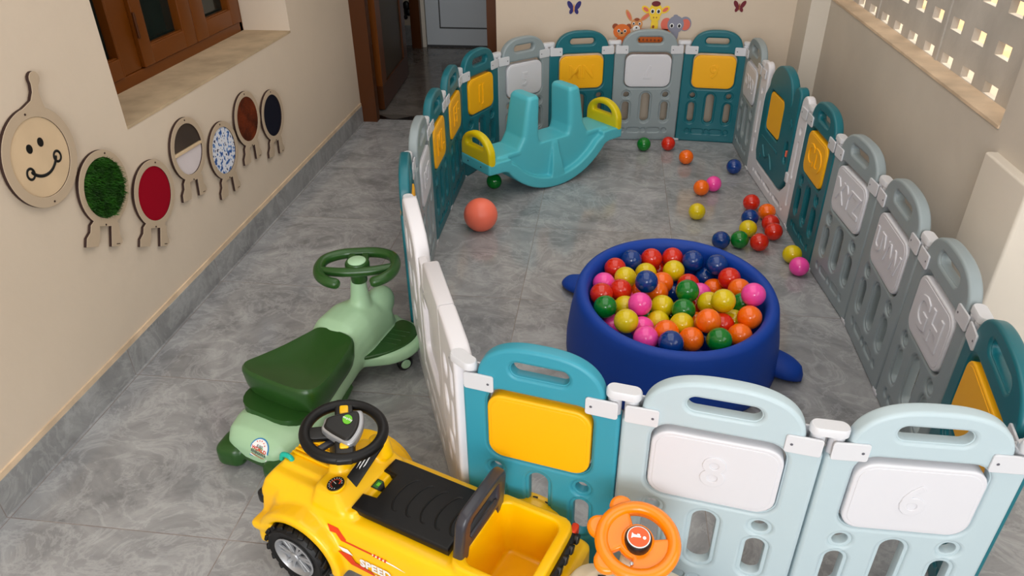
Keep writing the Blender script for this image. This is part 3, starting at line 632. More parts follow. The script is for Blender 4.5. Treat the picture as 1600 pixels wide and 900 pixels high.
# wheels
def wheel(x, s):
    g_ = thing_part = None
    prof = [(.050, -.026), (.068, -.029), (.075, -.022), (.077, -.008), (.077, .008), (.075, .022), (.068, .029), (.050, .026), (.046, .012), (.010, .010)]
    tire = lathe(prof, 40)
    parts = [(xf(tire, Rx(-s*PI/2)), 'black_soft')]
    for k in range(18):
        a_ = 2*PI*k/18
        for zz, of in ((-.017, 0), (.017, PI/18)):
            parts.append((xf(rbox(.004, .007, .011, .002), Rx(-s*PI/2) @ Rz(a_+of) @ T(.0765, 0, zz) @ Rx(.35 if zz > 0 else -.35)), 'black_soft'))
    w_ = build('wheel', parts, t, 35, T(x, s*.146, .088) @ S(1.125, 1.05, 1.125))
    rim = [(lathe([(.042, .016), (.049, .024), (.051, .029), (.0475, .030), (.044, .024), (.042, .016)], 36), 'silver'), (cyl(.013, .012, 20), 'silver')]
    rim[1] = (xf(cyl(.0115, .014, 20), T(0, 0, .022)), 'silver')
    for k in range(6):
        for o_ in (-.16, .16):
            rim.append((xf(rbox(.0185, .0034, .003, .0015), Rz(2*PI*k/6+o_) @ T(.0275, 0, .021)), 'silver'))
    rim.append((xf(cyl(.045, .004, 32, .001), T(0, 0, .011)), 'charcoal'))
    build('wheel_rim', [(xf(q, Rx(-s*PI/2)), m_) for q, m_ in rim], w_, 35)
for x in (.238, -.215):
    for s in (-1, 1): wheel(x, s)
# seat with a notch at the front and pressed ribs
so_ = [(-.135, -.086), (.085, -.086), (.122, -.084), (.124, -.040), (.090, -.036), (.088, .036), (.124, .040), (.122, .084), (.085, .086), (-.135, .086)]
st_ = [(xf(plate([so_], .022, .006, 3), T(0, 0, .219)), 'black_soft')]
for k in range(5):
    x0 = -.105+k*.038
    st_.append((xf(tube(spline([(x0-.022, -.050, 0), (x0-.012, -.046, 0), (x0, -.02, 0), (x0+.002, .02, 0), (x0-.010, .046, 0), (x0-.022, .050, 0)], 5), .0022, 8), T(0, 0, .2298)), 'black_soft'))
build('seat', st_, t, 35)
# backrest bar
bo = [(-.094, 0), (-.060, 0), (-.058, .03)] + [(.058, .03), (.060, 0), (.094, 0), (.092, .06)] + arc(.055, .106, .036, 0, 90, 6) + arc(-.055, .106, .036, 90, 180, 6) + [(-.092, .06)]
bh = [(-.058, .062), (-.050, .052), (.050, .052), (.060, .068), (.060, .104), (.050, .112), (-.050, .112), (-.060, .104)]
br_ = xf(plate([bo, bh], .026, .008, 3), T(-.158, 0, .206) @ Ry(-.10) @ Rz(PI/2) @ UP)
build('backrest', [(br_, 'charcoal'), (xf(tube([(-.172, -.052, .262), (-.172, .052, .262)], .005, 8), T(0, 0, 0)), 'charcoal')], t, 40)
# tail trim
build('tail_trim', [(xf(tube(spline([(-.335, -.112, .200), (-.345, -.06, .198), (-.347, 0, .198), (-.345, .06, .198), (-.335, .112, .200)], 6), .0085, 8), T(.0, 0, 0)), 'black')] +
      [(xf(rbox(.006, .008, .010, .002), T(-.352, -.09+k*.03, .197) @ Rx(.5)), 'black') for k in range(7)], t, 40)
for s in (-1, 1): build('tail_light', [(xf(rbox(.008, .014, .014, .004), T(-.338, s*.108, .196)), 'red_txt')], t)
# steering wheel
sw = build('steering_wheel', [(xf(tube([(.084*math.cos(a_*PI/24), .088*math.sin(a_*PI/24), .0) for a_ in range(48)], .0128, 14, True), T(0, 0, 0)), 'black_soft')] +
    [(xf(rbox(.034, .021, .009, .005), Rz(a_) @ T(.062, 0, 0)), 'black') for a_ in (0, PI)] + [(xf(rbox(.030, .019, .008, .005), Rz(a_) @ T(.056, 0, -.004)), 'black') for a_ in (1.6,)] + [(xf(rbox(.030, .008, .006, .004), Rz(2.2) @ T(.052, 0, -.012)), 'charcoal')],
    t, 40, T(.193, -.004, .352) @ Ry(-.12) @ Rz(math.radians(-51)))
col_ = build('steering_column', [(xf(lathe([(.026, .27), (.030, .30), (.024, .335), (.034, .342), (.034, .344)], 20), T(.203, 0, 0)), 'black')], t)
hubo = spline([(.040, -.018, 0), (.044, .0, 0), (.040, .018, 0), (.0, .040, 0), (-.028, .046, 0), (-.040, .0, 0), (-.028, -.046, 0), (.0, -.040, 0)], 5, True)
hub2 = [(p[0]*1.08, p[1]*1.12) for p in hubo]
hm = Rz(math.radians(75))
build('horn_hub', [(xf(plate([hub2], .022, .006, 3), hm @ T(0, 0, .008)), 'silver'), (xf(plate([[(x*.84, y*.86) for x, y in hub2]], .026, .006, 3), hm @ T(.003, 0, .010)), 'black')], sw, 40)
build('spoke_pad', [(xf(rbox(.013, .010, .004, .003), T(.058, 0, .009)), 'yellow')], sw)
build('spoke_pad', [(xf(rbox(.008, .010, .004, .003), T(-.054, 0, .009)), 'yellow')], sw)
build('hub_badge', [(xf(plate([circ(.0145, 24, 0, 0, .011)], .0015, .0003), T(.012, -.008, .0242)), 'sticker_green'), (xf(text('baybee', .009, .0006, 0), T(.012, -.008, .0254) @ Rz(.9)), 'white_txt')], sw)
# decals on the body
def decal(name, shapes, d, parent, body, off=.0006):
    return build(name, [(project(s_, body, d, off+(.0003 if len(shapes) > 8 and name != 'warning_label' else .0007)*i), k) for i, (s_, k) in enumerate(shapes)], parent, None)
dn = (0, 0, -1)
build('speedometer', [(xf(cyl(.0235, .006, 32, .001), T(0, 0, -.001)), 'yellow'), (xf(cyl(.0205, .008, 32, .001), T(0, 0, 0)), 'black')] +
      [(xf(box(-.0006, .0006, .0135, .0165, .004, .0044), Rz(a_)), 'white_txt') for a_ in [2.4-.4*k for k in range(13)]] + [(xf(plate([arc(0, 0, .0115, -30, 200, 16)+arc(0, 0, .0105, 200, -30, 16)], .0006, .0001), T(0, 0, .0042)), 'red_txt'), (xf(box(-.005, .005, -.0015, .0015, .004, .0046), T(.009, -.006, 0) @ Rz(.5)), 'red_txt'), (box(-.0004, .0004, -.002, .009, .004, .0046), 'white_txt')],
      t, 35, T(.176, .066, .254) @ Ry(.12) @ Rx(-.1) @ Rz(-1.9))
LJ = T(.150, -.012, .5) @ Rz(PI/2-.12)
wl_ = [(xf(plate([rrect(.050, .0140, .0015)], .0006, .0001), LJ), 'black')]
for k in range(4): wl_.append((xf(box(-.044, .044-.005*k, -.0098+k*.0056, -.0076+k*.0056, 0, .0004), LJ), 'white_txt'))
decal('warning_label', wl_, dn, t, jb, .0016)
LB = T(.110, 0, .5) @ Rz(-PI/2)
decal('small_badge', [(xf(plate([[(-.014, .012), (.014, .012), (.014, -.004), (.006, -.013), (-.006, -.013), (-.014, -.004)]], .0006, .0001), LB), 'black'),
      (xf(plate([[(-.011, .009), (.011, .009), (.011, -.003), (.004, -.010), (-.004, -.010), (-.011, -.003)]], .0006, .0001), LB), 'sticker_green_d'), (xf(plate([rrect(.005, .004, .001)], .0006, .0001), LB), 'sticker_green')], dn, t, jb, .0016)
# side graphics: red chevrons, white bars, SPEED lettering
tilt = .2
SM = Matrix(((-1, 0, 0, 0), (0, 0, 1, .20), (0, 1, 0, 0), (0, 0, 0, 1)))
def P2(pts): return xf(plate([pts], .0006, .0001, 0), SM)
dec = [(P2([(-.165, .190), (-.135, .190), (-.112, .170), (-.112, .166), (-.040, .166), (-.040, .162), (-.125, .162), (-.140, .176), (-.155, .176)]), 'red_txt'),
       (P2([(-.038, .166), (.020, .163), (.050, .158), (.020, .160), (-.038, .162)]), 'white_txt')]
for k in range(4): dec.append((P2([(-.034+k*.010, .168), (-.029+k*.010, .168), (-.031+k*.010, .161), (-.036+k*.010, .161)]), 'red_txt'))
dec += [(P2([(-.13, .148), (-.105, .148), (-.090, .138), (-.118, .138)]), 'white_txt'), (P2([(-.128, .138), (-.100, .138), (-.085, .118), (-.040, .112), (-.030, .104), (-.098, .106)]), 'red_txt'),
        (xf(text('SPEED', .030, .0006, 0, 1.0, .0012), SM @ T(-.028, .128, 0)), 'white_txt'), (xf(text('RUN', .024, .0006, 0, 1.0, .0012), SM @ T(-.005, .100, 0)), 'white_txt')]
decal('side_graphic', dec, (0, -1, 0), t, jb)

# ================================================================= green swing car
fa = math.atan2(.933, .36)
t = thing('swing_car', 'pale green ride-on swing car with dark green seat and steering handle', 'ride-on car', (-.83, 1.62, 0), fa)
def esec(x, cy, zc, hy, hz, n=24, p=.75):
    out = []
    for i in range(n):
        a_ = 2*PI*i/n; c_, s_ = math.cos(a_), math.sin(a_)
        out.append((x, cy+hy*math.copysign(abs(c_)**p, c_), zc+hz*math.copysign(abs(s_)**p, s_)))
    return out
main = rings([esec(*q) for q in ((-.280, -.015, .065, .055, .02), (-.270, -.015, .068, .084, .036), (-.245, -.018, .075, .106, .05), (-.20, -.016, .078, .120, .052), (-.13, -.010, .076, .126, .050), (-.05, 0, .080, .122, .056), (.03, .004, .098, .095, .080),
    (.10, .022, .104, .094, .080), (.165, .030, .130, .092, .102), (.23, .026, .140, .086, .108), (.30, .018, .138, .066, .104), (.365, .012, .122, .050, .080), (.40, .018, .10, .035, .04))])
def frest(s):
    o_ = spline([(.15, s*.02, 0), (.19, s*.09, 0), (.235, s*.145, 0), (.30, s*.174, 0), (.37, s*.166, 0), (.418, s*.11, 0), (.425, s*.05, 0), (.42, 0, 0), (.2, 0, 0)], 5, True)
    return xf(plate([[(p[0], p[1]) for p in o_]], .045, .014, 3), T(0, .018, .082))
nose = xf(sphere(.068, 24, 14), T(.345, .004, .190) @ S(1.1, .58, .95))
neck = rloft([(.262, .012, .16, .05, .05, .045), (.268, .012, .225, .040, .040, .036), (.272, .010, .265, .029, .029, .028), (.275, .010, .330, .0235, .0235, .023)], 6)
gb = fuse([main, frest(1), frest(-1), nose, neck], .005, 8)
build('body', [(gb, 'pale_green')], t, None)
# foot pads
for s in (-1, 1):
    fo = spline([(.170, s*.055, 0), (.225, s*.122, 0), (.30, s*.155, 0), (.368, s*.148, 0), (.406, s*.10, 0), (.40, s*.052, 0), (.31, s*.046, 0)], 6, True)
    build('foot_pad', [(xf(plate([[(p[0], p[1]) for p in fo]], .012, .004, 2), T(0, .018, .103)), 'dark_green')] + [(xf(tube([(.27+k*.025, s*.07, 0), (.28+k*.025, s*.125, 0)], .002, 6), T(0, .018, .109)), 'dark_green') for k in range(4)], t, 40)
# seat
def so(sc, dx=0): 
    o_ = spline([(-.150, 0, 0), (-.146, .09, 0), (-.120, .134, 0), (-.06, .130, 0), (.02, .108, 0), (.10, .085, 0), (.140, .066, 0), (.150, .0, 0), (.140, -.060, 0), (.10, -.085, 0), (.02, -.108, 0), (-.06, -.130, 0), (-.120, -.134, 0), (-.146, -.09, 0)], 5, True)
    return [(p[0]*sc+dx, p[1]*sc) for p in o_]
def srow(sc, z, kx, sad=0, dx=0): return [(x, y, z + kx*x*x*(1 if x < 0 else .4) + sad*y*y) for x, y in so(sc, dx)]
seat = rings([srow(.60, .112, 0, 0, -.03), srow(.80, .116, 0, 0, -.012), srow(.92, .126, .2), srow(.97, .148, .6), srow(1.0, .188, 1.0), srow(.985, .199, 1.0), srow(.95, .204, 1.0, .2), srow(.85, .202, .9, .4), srow(.6, .198, .7, .4), srow(.3, .196, .3, .3), srow(.05, .195, 0)])
skirt = rloft([(-.125, -.008, .085, .070, .092, .06), (-.122, -.006, .100, .084, .104, .07), (-.100, 0, .140, .094, .116, .07)])
build('seat', [(seat, 'dark_green'), (skirt, 'dark_green')], t, 50)
# under-chassis and wheels
und = fuse([rings([esec(*q) for q in ((-.280, -.02, .05, .08, .012), (-.262, -.02, .05, .100, .018), (-.2, -.016, .05, .122, .02), (-.1, -.006, .05, .124, .02), (.0, 0, .05, .11, .02), (.1, 0, .05, .07, .02))]),
            xf(rbox(.048, .042, .034, .018), T(-.258, .062, .040) @ Rz(.25)), xf(rbox(.045, .042, .032, .016), T(-.262, -.118, .040) @ Rz(-.25))], .005, 5)
build('chassis', [(und, 'dark_green')], t, None)
for s in (-1, 1):
    build('wheel', [(xf(cyl(.022, .024, 24, .004), T(-.255, s*.088-.024, .022) @ Rx(PI/2)), 'black')], t)
for (x, y) in ((.300, -.118), (.32, .14)):
    w_ = build('front_wheel', [(xf(cyl(.026, .022, 24, .004), T(x, y, .026) @ Rz(-.5) @ Rx(PI/2)), 'black'), (xf(rbox(.016, .012, .022, .006), T(x, y+.02, .055)), 'dark_green')], t)
    build('hub_cap', [(xf(cyl(.017, .008, 24, .003), T(x, y, .026) @ Rz(-.5) @ Rx(PI/2) @ T(0, 0, .012)), 'pale_green')], w_)
build('deck_button', [(project(plate([circ(.011, 20, .205, .048)], .004, .0015), gb, dn, .0), 'white')], t)
# handle
hd = build('steering_handle', [(tube(spline([(-.098, .062, -.004), (-.086, .092, 0), (-.05, .118, 0), (0, .126, 0), (.05, .110, 0), (.078, .06, 0), (.082, 0, 0), (.078, -.06, 0), (.05, -.110, 0), (0, -.126, 0), (-.05, -.118, 0), (-.086, -.092, 0), (-.098, -.062, -.004)], 5), .0178, 14), 'dark_green'),
    (tube(spline([(-.02, .122, -.001), (-.036, .06, 0), (-.040, 0, 0), (-.036, -.06, 0), (-.02, -.122, -.001)], 5), .0155, 14), 'dark_green'),
    (lathe([(.030, -.03), (.040, -.012), (.041, .010), (.036, .018)], 28), 'dark_green'), (xf(lathe([(.027, -.058), (.0275, -.045), (.0275, -.02)], 20), T(0, 0, 0)), 'dark_green'),
    (xf(rbox(.045, .012, .008, .005), T(.045, .022, 0)), 'dark_green'), (xf(rbox(.045, .012, .008, .005), T(.045, -.022, 0)), 'dark_green')],
    t, 50, T(.272, .002, .378) @ Rz(math.radians(33)) @ Ry(-.04) @ S(.93, .93, .93))
build('centre_cap', [(lathe([(.030, .014), (.030, .020), (.026, .023)], 28), 'pale_green')], hd)
# arched label on the tail
lo = [(-.030, -.026), (.030, -.026)] + arc(0, .002, .030, 0, 180, 14, .032)
li = [(-.0265, -.0225), (.0265, -.0225)] + arc(0, .002, .0265, 0, 180, 14, .0285)
d_ = Vector((.75, 0, -.66)).normalized(); rgt = Vector((0, -1, 0)); up_ = rgt.cross(d_).normalized()*-1
if up_.z < 0: up_ = -up_
LM = Matrix(((rgt.x, up_.x, -d_.x, -.262), (rgt.y, up_.y, -d_.y, -.054), (rgt.z, up_.z, -d_.z, .085), (0, 0, 0, 1))) @ T(0, 0, .08) @ Rz(-.10)
lab = [(xf(plate([lo], .0006, .0001, 0), LM), 'blue_txt'), (xf(plate([li], .0006, .0001, 0), LM), 'white_txt'),
       (xf(text('JUST', .010, .0005), LM @ T(0, .010, 0)), 'grey_txt'), (xf(text('WORLD', .013, .0005, 0, 1, .0003), LM @ T(0, .001, 0)), 'red_txt'), (xf(text('RIVENAWA', .010, .0005, 0, .95, .0002), LM @ T(0, -.009, 0)), 'grey_txt'), (xf(text('PREMIUM QUALITY', .005, .0005), LM @ T(0, -.017, 0)), 'red_txt')]
for k, (x_, y_) in enumerate(((-.014, .020), (-.007, .024), (.0, .026), (.008, .023), (.014, .018))): lab.append((xf(plate([circ(.0016, 8)], .0005, .0001, 0), LM @ T(x_, y_, 0)), 'red_txt'))
decal('arched_label', lab, d_, t, gb)

# ================================================================= orange-wheeled ride-on at the bottom edge
t = thing('ride_on_toy', 'ivory ride-on toy with an orange bear-shaped steering wheel, at the bottom edge', 'ride-on car', (.105, .80, 0), math.radians(90))
ob_ = fuse([rloft([(0, 0, .04, .17, .09, .05), (0, 0, .06, .185, .105, .05), (0, 0, .13, .18, .105, .05), (-.02, 0, .165, .15, .095, .05)]),
            rloft([(.13, 0, .08, .095, .140, .05), (.13, 0, .16, .092, .136, .05), (.13, 0, .20, .082, .122, .05), (.13, 0, .216, .06, .09, .04)]),
            rloft([(.17, 0, .20, .03, .03, .03), (.18, 0, .31, .022, .022, .022)], 6)], .005, 6)
build('body', [(ob_, 'ivory')], t, None)
st = [(xf(plate([[(x0, y0), (x0+.034, y0), (x0+.034, y0+.016), (x0, y0+.016)]], .0006, .0001, 0), T(0, 0, .3)), 'stripe') for x0, y0 in ((.105, .082), (.060, .082), (.015, .082), (.135, .050), (.105, -.098), (.06, -.098))]
st += [(xf(plate([[(.02, .060), (.16, .060), (.16, .064), (.02, .064)]], .0006, .0001, 0), T(0, 0, .3)), 'stripe')]
decal('stripe_label', st, dn, t, ob_)
build('seat', [(xf(rbox(.085, .075, .018, .014, .03), T(-.09, 0, .185)), 'orange')], t)
for x in (.11, -.11):
    for s in (-1, 1): build('wheel', [(xf(cyl(.042, .026, 28, .006), T(x, s*.112, .042) @ Rx(PI/2)), 'black')], t)
# wheel disc with bear ears; openings between the rim and the hub plate
dro = []
for i in range(96):
    a_ = 360*i/96; r0 = .082
    for ea, er in ((24, .104), (72, .104), (128, .100)):
        dlt = abs((a_-ea+180) % 360-180)
        if dlt < 17: r0 = max(r0, .082+(er-.082)*math.cos(math.radians(dlt*90/17))**.6)
    dro.append((r0*math.cos(math.radians(a_)), r0*math.sin(math.radians(a_))))
h1 = arc(0, 0, .058, -80, 15, 10)+arc(0, 0, .034, 15, -80, 10)
h2 = arc(0, 0, .058, 120, 165, 6)+arc(0, 0, .040, 165, 120, 6)
sw = build('steering_wheel', [(plate([dro, h1, h2], .020, .008, 3), 'orange'), (tube([(.071*math.cos(2*PI*i/48), .071*math.sin(2*PI*i/48), .006) for i in range(48)], .0135, 14, True), 'orange'),
     (lathe([(.034, -.004), (.034, .004), (.030, .016), (.028, .018)], 32), 'orange')], t, 45, T(.178, -.006, .318) @ Ry(-.22) @ Rz(math.radians(0)))
hb = build('horn_button', [(xf(lathe([(.0255, 0), (.0265, .003), (.0265, .020), (.024, .024), (.022, .024)], 32), T(-.006, 0, .008)), 'black')], sw, 40)
hp = [(xf(lathe([(.0225, 0), (.0225, .0012)], 32), T(-.006, 0, .032)), 'white_txt'), (xf(lathe([(.0205, 0), (.0205, .0020)], 32), T(-.006, 0, .032)), 'horn')]
tr = [[(-.014, -.006), (-.010, -.003), (.004, -.001), (.004, .002), (-.010, .003), (-.014, .006)]]
hp += [(xf(plate(tr, .001, .0002), T(-.006, 0, .0345) @ Rz(-PI/2-.15)), 'white_txt'), (xf(plate([circ(.0034, 12, .011, 0)], .001, .0002), T(-.006, 0, .0345) @ Rz(-PI/2-.15)), 'white_txt'), (xf(plate([rrect(.003, .0026, .001, 3, -.001, .003)], .001, .0002), T(-.006, 0, .0345) @ Rz(-PI/2-.15)), 'white_txt')]
build('horn_label', hp, hb, 40)
build('screw', [(xf(cyl(.004, .004, 12), T(-.050, .012, .012)), 'silver')], sw)

# ================================================================= sensory boards on the left wall
WL = Matrix(((0, 0, 1, XW), (1, 0, 0, 0), (0, 1, 0, 0), (0, 0, 0, 1)))   # plate x -> +y, plate y -> up, normal -> +x
def framed(loops, t_, m_):
    """lacquered face with dark laser-cut edges"""
    s_ = xf(plate(loops, t_, .0008, 0), m_); n_ = Vector((1, 0, 0)); fa_, ed = [], []
    for f in s_[1]:
        a_, b_, c_ = (Vector(s_[0][i]) for i in f[:3]); nn = (b_-a_).cross(c_-a_)
        (fa_ if nn.length > 0 and abs(nn.normalized().x) > .5 else ed).append(f)
    return [((s_[0], fa_), 'ply_face'), ((s_[0], ed), 'burnt')]
TB = .011
def leg_board(cy, cz, tilt, r, ri, label):
    t_ = thing('sensory_board', label, 'wall toy', (XW, cy, cz), 0, 'caterpillar sensory boards on the left wall')
    t_.rotation_euler = (math.radians(tilt), 0, 0)
    L0 = Matrix(((0, 0, 1, 0), (1, 0, 0, 0), (0, 1, 0, 0), (0, 0, 0, 1)))
    k = r/.113
    a0, a1 = -62, 242
    o_ = arc(0, 0, r, a0, a1, 40)
    left = [(-.066*k, -.112*k), (-.068*k, -.132*k), (-.084*k, -.150*k), (-.086*k, -.176*k), (-.034*k, -.176*k), (-.028*k, -.160*k), (-.026*k, -.116*k)]
    right = [(.026*k, -.116*k), (.026*k, -.180*k), (.064*k, -.180*k), (.078*k, -.170*k), (.076*k, -.156*k), (.064*k, -.140*k), (.062*k, -.114*k)]
    outl = o_ + left + right
    build('board_frame', framed([outl, circ(ri, 48)], TB, L0 @ T(0, 0, TB/2+.004)) + [(xf(cyl(.003, .003, 8, .0004), L0 @ T(0, r-.010, TB+.004)), 'burnt'), (xf(cyl(.003, .003, 8, .0004), L0 @ T(0, -r+.002, TB+.004)), 'burnt'),
        (xf(box(-.008, .008, -.0012, .0012, 0, .0006), L0 @ T(.056*k, -.172*k, TB+.004)), 'burnt')], t_, 35)
    return t_, L0
def disc(t_, L0, name, r, t0, t1, key, extra=()):
    return build(name, [(xf(cyl(r, t1-t0, 48, .001), L0 @ T(0, 0, (t0+t1)/2)), key)]+list(extra), t_, 35)
RI = .091
t_, L0 = leg_board(1.856, .612, -25, .113, RI, 'wooden sensory board filled with green artificial grass, beside the smiling face')
gp = disc(t_, L0, 'grass_pad', RI+.001, .003, .010, 'grass_base')
rg = random.Random(3); gv, gf = [], []
for i in range(3600):
    rr_ = RI*math.sqrt(rg.random())*.99; th = rg.random()*2*PI; x0, y0 = rr_*math.cos(th), rr_*math.sin(th)
    hd_ = rg.uniform(.010, .022); ax, ay = rg.uniform(-.011, .011), rg.uniform(-.011, .009); w_ = rg.uniform(.0006, .0011); q = rg.random()*PI; cx_, sx_ = w_*math.cos(q), w_*math.sin(q)
    o_ = len(gv); gv += [(x0-cx_, y0-sx_, .009), (x0+cx_, y0+sx_, .009), (x0+cx_*.8+ax*.5, y0+sx_*.8+ay*.5, .009+hd_*.7), (x0-cx_*.8+ax*.5, y0-sx_*.8+ay*.5, .009+hd_*.7), (x0+ax, y0+ay, .009+hd_)]
    gf += [(o_, o_+1, o_+2, o_+3), (o_+3, o_+2, o_+4)]
gr = build('grass_blades', [(xf((gv, gf), L0), 'grass')], t_, None); gr['kind'] = 'stuff'
t_, L0 = leg_board(2.078, .493, -25, .113, RI, 'wooden sensory board with a plain crimson felt disc')
disc(t_, L0, 'felt_disc', RI+.001, .003, .012, 'felt_red')
t_, L0 = leg_board(2.332, .553, -9, .113, RI, 'wooden sensory board with a mirror, dark and pale reflections painted as two halves')
up2 = arc(0, 0, RI+.001, 4, 176, 24); lo2 = arc(0, 0, RI+.001, 184, 356, 24)
build('mirror_half_dark', [(xf(plate([up2], .006, .001), L0 @ Rz(.10) @ T(0, 0, .007)), 'smoke')], t_)
build('mirror_half_pale', [(xf(plate([lo2], .006, .001), L0 @ Rz(.10) @ T(0, 0, .007)), 'silk')], t_)
build('divider_bar', [(xf(rbox(RI, .005, .005, .001), L0 @ Rz(.10) @ T(0, 0, .011)), 'ply')], t_)
t_, L0 = leg_board(2.567, .458, -4, .113, RI, 'wooden sensory board with white and blue speckled fabric')
disc(t_, L0, 'fabric_disc', RI+.001, .003, .011, 'terrazzo')
t_, L0 = leg_board(2.803, .506, -5, .113, RI, 'wooden sensory board with reddish-brown fur, next to last on the wall')
disc(t_, L0, 'fur_disc', RI+.001, .003, .014, 'fur')
t_, L0 = leg_board(3.037, .444, -8, .113, RI, 'wooden sensory board with dark navy cloth, nearest to the doorway')
disc(t_, L0, 'cloth_disc', RI+.001, .003, .010, 'navy')
# the face
t_ = thing('sensory_board', 'largest wooden board with a smiling face and one antenna', 'wall toy', (XW, 1.662, .785), 0, 'caterpillar sensory boards on the left wall')
t_.rotation_euler = (math.radians(-20), 0, 0)
rf = .134
ant = [(.018, 0), (.012, .030), (.011, .050), (.022, .064)] ; 
outl = arc(0, 0, rf, 97, 423, 60)
# antenna rises from the gap left in the arc
outl = arc(0, 0, rf, -248, 78, 60) + [(.018, .150), (.010, .172), (.012, .186)] + arc(0.0, .203, .019, -40, 220, 10) + [(-.013, .184), (-.012, .168), (-.020, .146)]
outl = [(x*math.cos(-.0)-y*0, y) for x, y in outl]
build('board_frame', framed([outl, circ(.106, 48)], TB, L0 @ Rz(.0) @ T(0, 0, TB/2+.004)) + [(xf(cyl(.003, .003, 8, .0004), L0 @ T(-.045, .110, TB+.004)), 'burnt'), (xf(cyl(.003, .003, 8, .0004), L0 @ T(.03, -.119, TB+.004)), 'burnt')], t_, 35)
sm_ = arc(0, .012, .060, 205, 335, 18)
face = [(xf(cyl(.1065, .008, 48, .001), L0 @ T(0, 0, .008)), 'ply')]
zf = .0125
RZF = Rz(math.radians(24))
for s in (-1, 1): face.append((xf(plate([circ(.0105, 20, 0, 0, .0125)], .0012, .0002), L0 @ RZF @ T(s*.022-.004, .036, zf)), 'black'))
build('face_disc', face, t_, 35)
smile = tube([(x, y, 0) for x, y in arc(0, .010, .058, 212, 328, 18)], .0045, 8, False, .4)
sp_ = [(xf(smile, L0 @ RZF @ T(0, 0, zf)), 'black')]
for s in (-1, 1): sp_.append((xf(tube([(s*.055+.013*math.cos(2*PI*i/24), -.022+.0145*math.sin(2*PI*i/24), 0) for i in range(24)], .0036, 8, True, .4), L0 @ RZF @ T(0, 0, zf)), 'black'))
build('smile', sp_, t_, 40)

# ================================================================= vinyl stickers on the back wall
WB = Matrix(((1, 0, 0, 0), (0, 0, -1, YB), (0, 1, 0, 0), (0, 0, 0, 1)))
def sticker(name, label, cat, x, z, layers, sc=1.0, group=None):
    parts = []
    for i, (pts, k) in enumerate(layers):
        parts.append((xf(plate([pts], .0008, .0001, 0), WB @ T(x, z, .0008+.0005*i) @ S(sc, sc, 1)), k))
    return tag(build(name, parts, None, None), label, cat, group)
def el(cx, cy, rx, ry, rot=0, n=20):
    return [(cx+rx*math.cos(a_)*math.cos(rot)-ry*math.sin(a_)*math.sin(rot), cy+rx*math.cos(a_)*math.sin(rot)+ry*math.sin(a_)*math.cos(rot)) for a_ in [2*PI*i/n for i in range(n)]]
def eyes(dx, y, r=.010):
    out = []
    for s in (-1, 1): out += [(el(s*dx, y, r, r*1.15), 's_white'), (el(s*dx, y-.001, r*.65, r*.8), 's_black')]
    return out
g_ = 'animal stickers on the back wall'
sticker('bear_sticker', 'orange-brown bear cub sticker, leftmost of the animals on the back wall', 'wall sticker', .062, .578, [(el(-.037, .026, .017, .016), 's_brown'), (el(.037, .026, .017, .016), 's_brown'), (el(0, 0, .047, .040), 's_orange'), (el(0, -.012, .02, .015), 's_tan'), (el(0, -.060, .035, .03), 's_orange')]+eyes(.017, .004, .008)+[(el(0, -.008, .006, .005), 's_black')], 1.0, g_)
sticker('deer_sticker', 'tan fawn sticker with tall ears between bear and giraffe', 'wall sticker', .140, .618, [(el(-.045, .045, .012, .034, .5), 's_tan'), (el(.045, .040, .012, .034, -.9), 's_tan'), (el(-.045, .045, .006, .024, .5), 's_pink'), (el(.045, .040, .006, .024, -.9), 's_pink'), (el(0, 0, .032, .032), 's_tan'), (el(0, -.022, .020, .016), 's_white'), (el(0, -.07, .022, .04), 's_tan')]+eyes(.016, .004, .007)+[(el(0, -.018, .005, .004), 's_black'), (el(0, .026, .014, .008), 's_brown')], 1.0, g_)
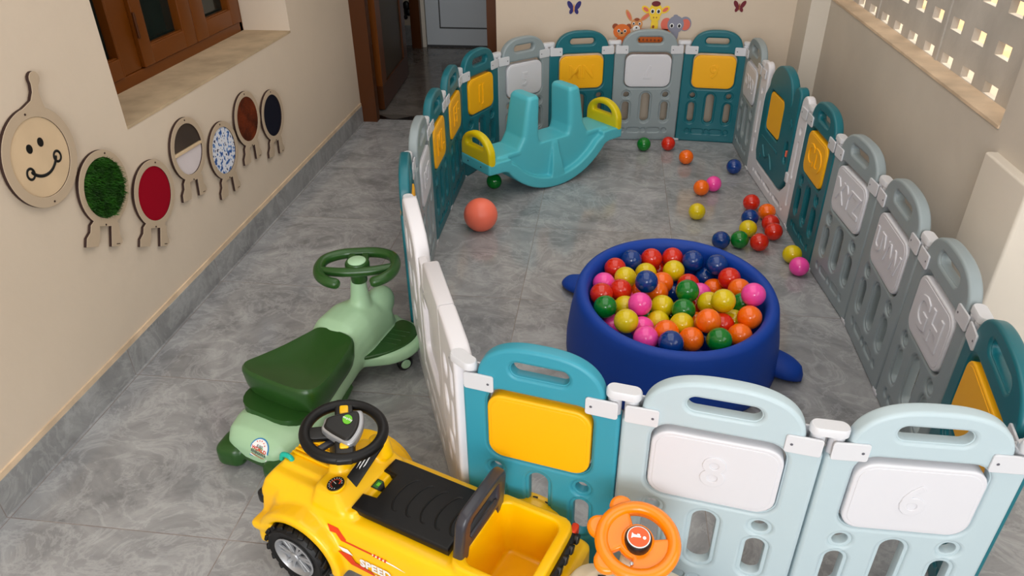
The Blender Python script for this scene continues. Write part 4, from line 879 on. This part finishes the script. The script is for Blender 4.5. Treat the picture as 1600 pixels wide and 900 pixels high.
sticker('giraffe_sticker', 'yellow giraffe sticker, tallest of the animals on the back wall', 'wall sticker', .236, .682, [(el(-.052, .014, .026, .016, -.6), 's_yellow'), (el(.052, .014, .026, .016, .6), 's_yellow'), (el(-.052, .014, .017, .009, -.6), 's_pink'), (el(.052, .014, .017, .009, .6), 's_pink'), (el(0, -.070, .020, .06), 's_yellow'), (el(0, .006, .036, .040), 's_yellow'), (el(0, .044, .024, .014), 's_red'), (el(0, -.030, .027, .017), 's_yellow'), (el(-.006, -.075, .006, .008), 's_brown'), (el(.006, -.098, .006, .008), 's_brown')]+eyes(.016, .006, .011)+[(el(-.008, -.026, .003, .004), 's_brown'), (el(.008, -.026, .003, .004), 's_brown')], 1.0, g_)
sticker('elephant_sticker', 'grey elephant sticker with pink ears, right of the giraffe', 'wall sticker', .350, .620, [(el(-.050, .0, .030, .034), 's_pink'), (el(.050, .004, .034, .038), 's_grey'), (el(.052, .0, .026, .030), 's_pink'), (el(0, .0, .044, .046), 's_grey'), (el(0, -.045, .020, .045), 's_grey'), (el(-.004, .046, .012, .006), 's_grey')]+eyes(.020, -.006, .011), 1.0, g_)
sticker('leopard_sticker', 'spotted orange sticker seen through the handle slot of a grey panel', 'wall sticker', .225, .545, [(rrect(.10, .05, .02), 's_orange')]+[(el(-.085+.021*i, -.03+.022*j, .005, .006), 's_brown') for i in range(9) for j in range(4)], 1.0, None)
def wings(k, s): return [(el(-.020, .014, .013, .026, .55), k), (el(.022, .014, .013, .026, -.55), k), (el(-.014, -.016, .010, .016, -.4), k), (el(.015, -.016, .010, .016, .4), k), (el(0, 0, .004, .022), s)]
sticker('butterfly_sticker', 'purple butterfly sticker on the back wall, left of the animals', 'wall sticker', -.207, .697, wings('s_blue', 's_tan'))
sticker('butterfly_sticker', 'dark red butterfly sticker on the back wall, right of the animals', 'wall sticker', .674, .716, [(p_, k_) for p_, k_ in wings('s_red', 's_brown')], .85)
sticker('butterfly_sticker', 'small orange butterfly sticker at the top edge above the animals', 'wall sticker', .010, .765, wings('s_orange', 's_brown'), .5)
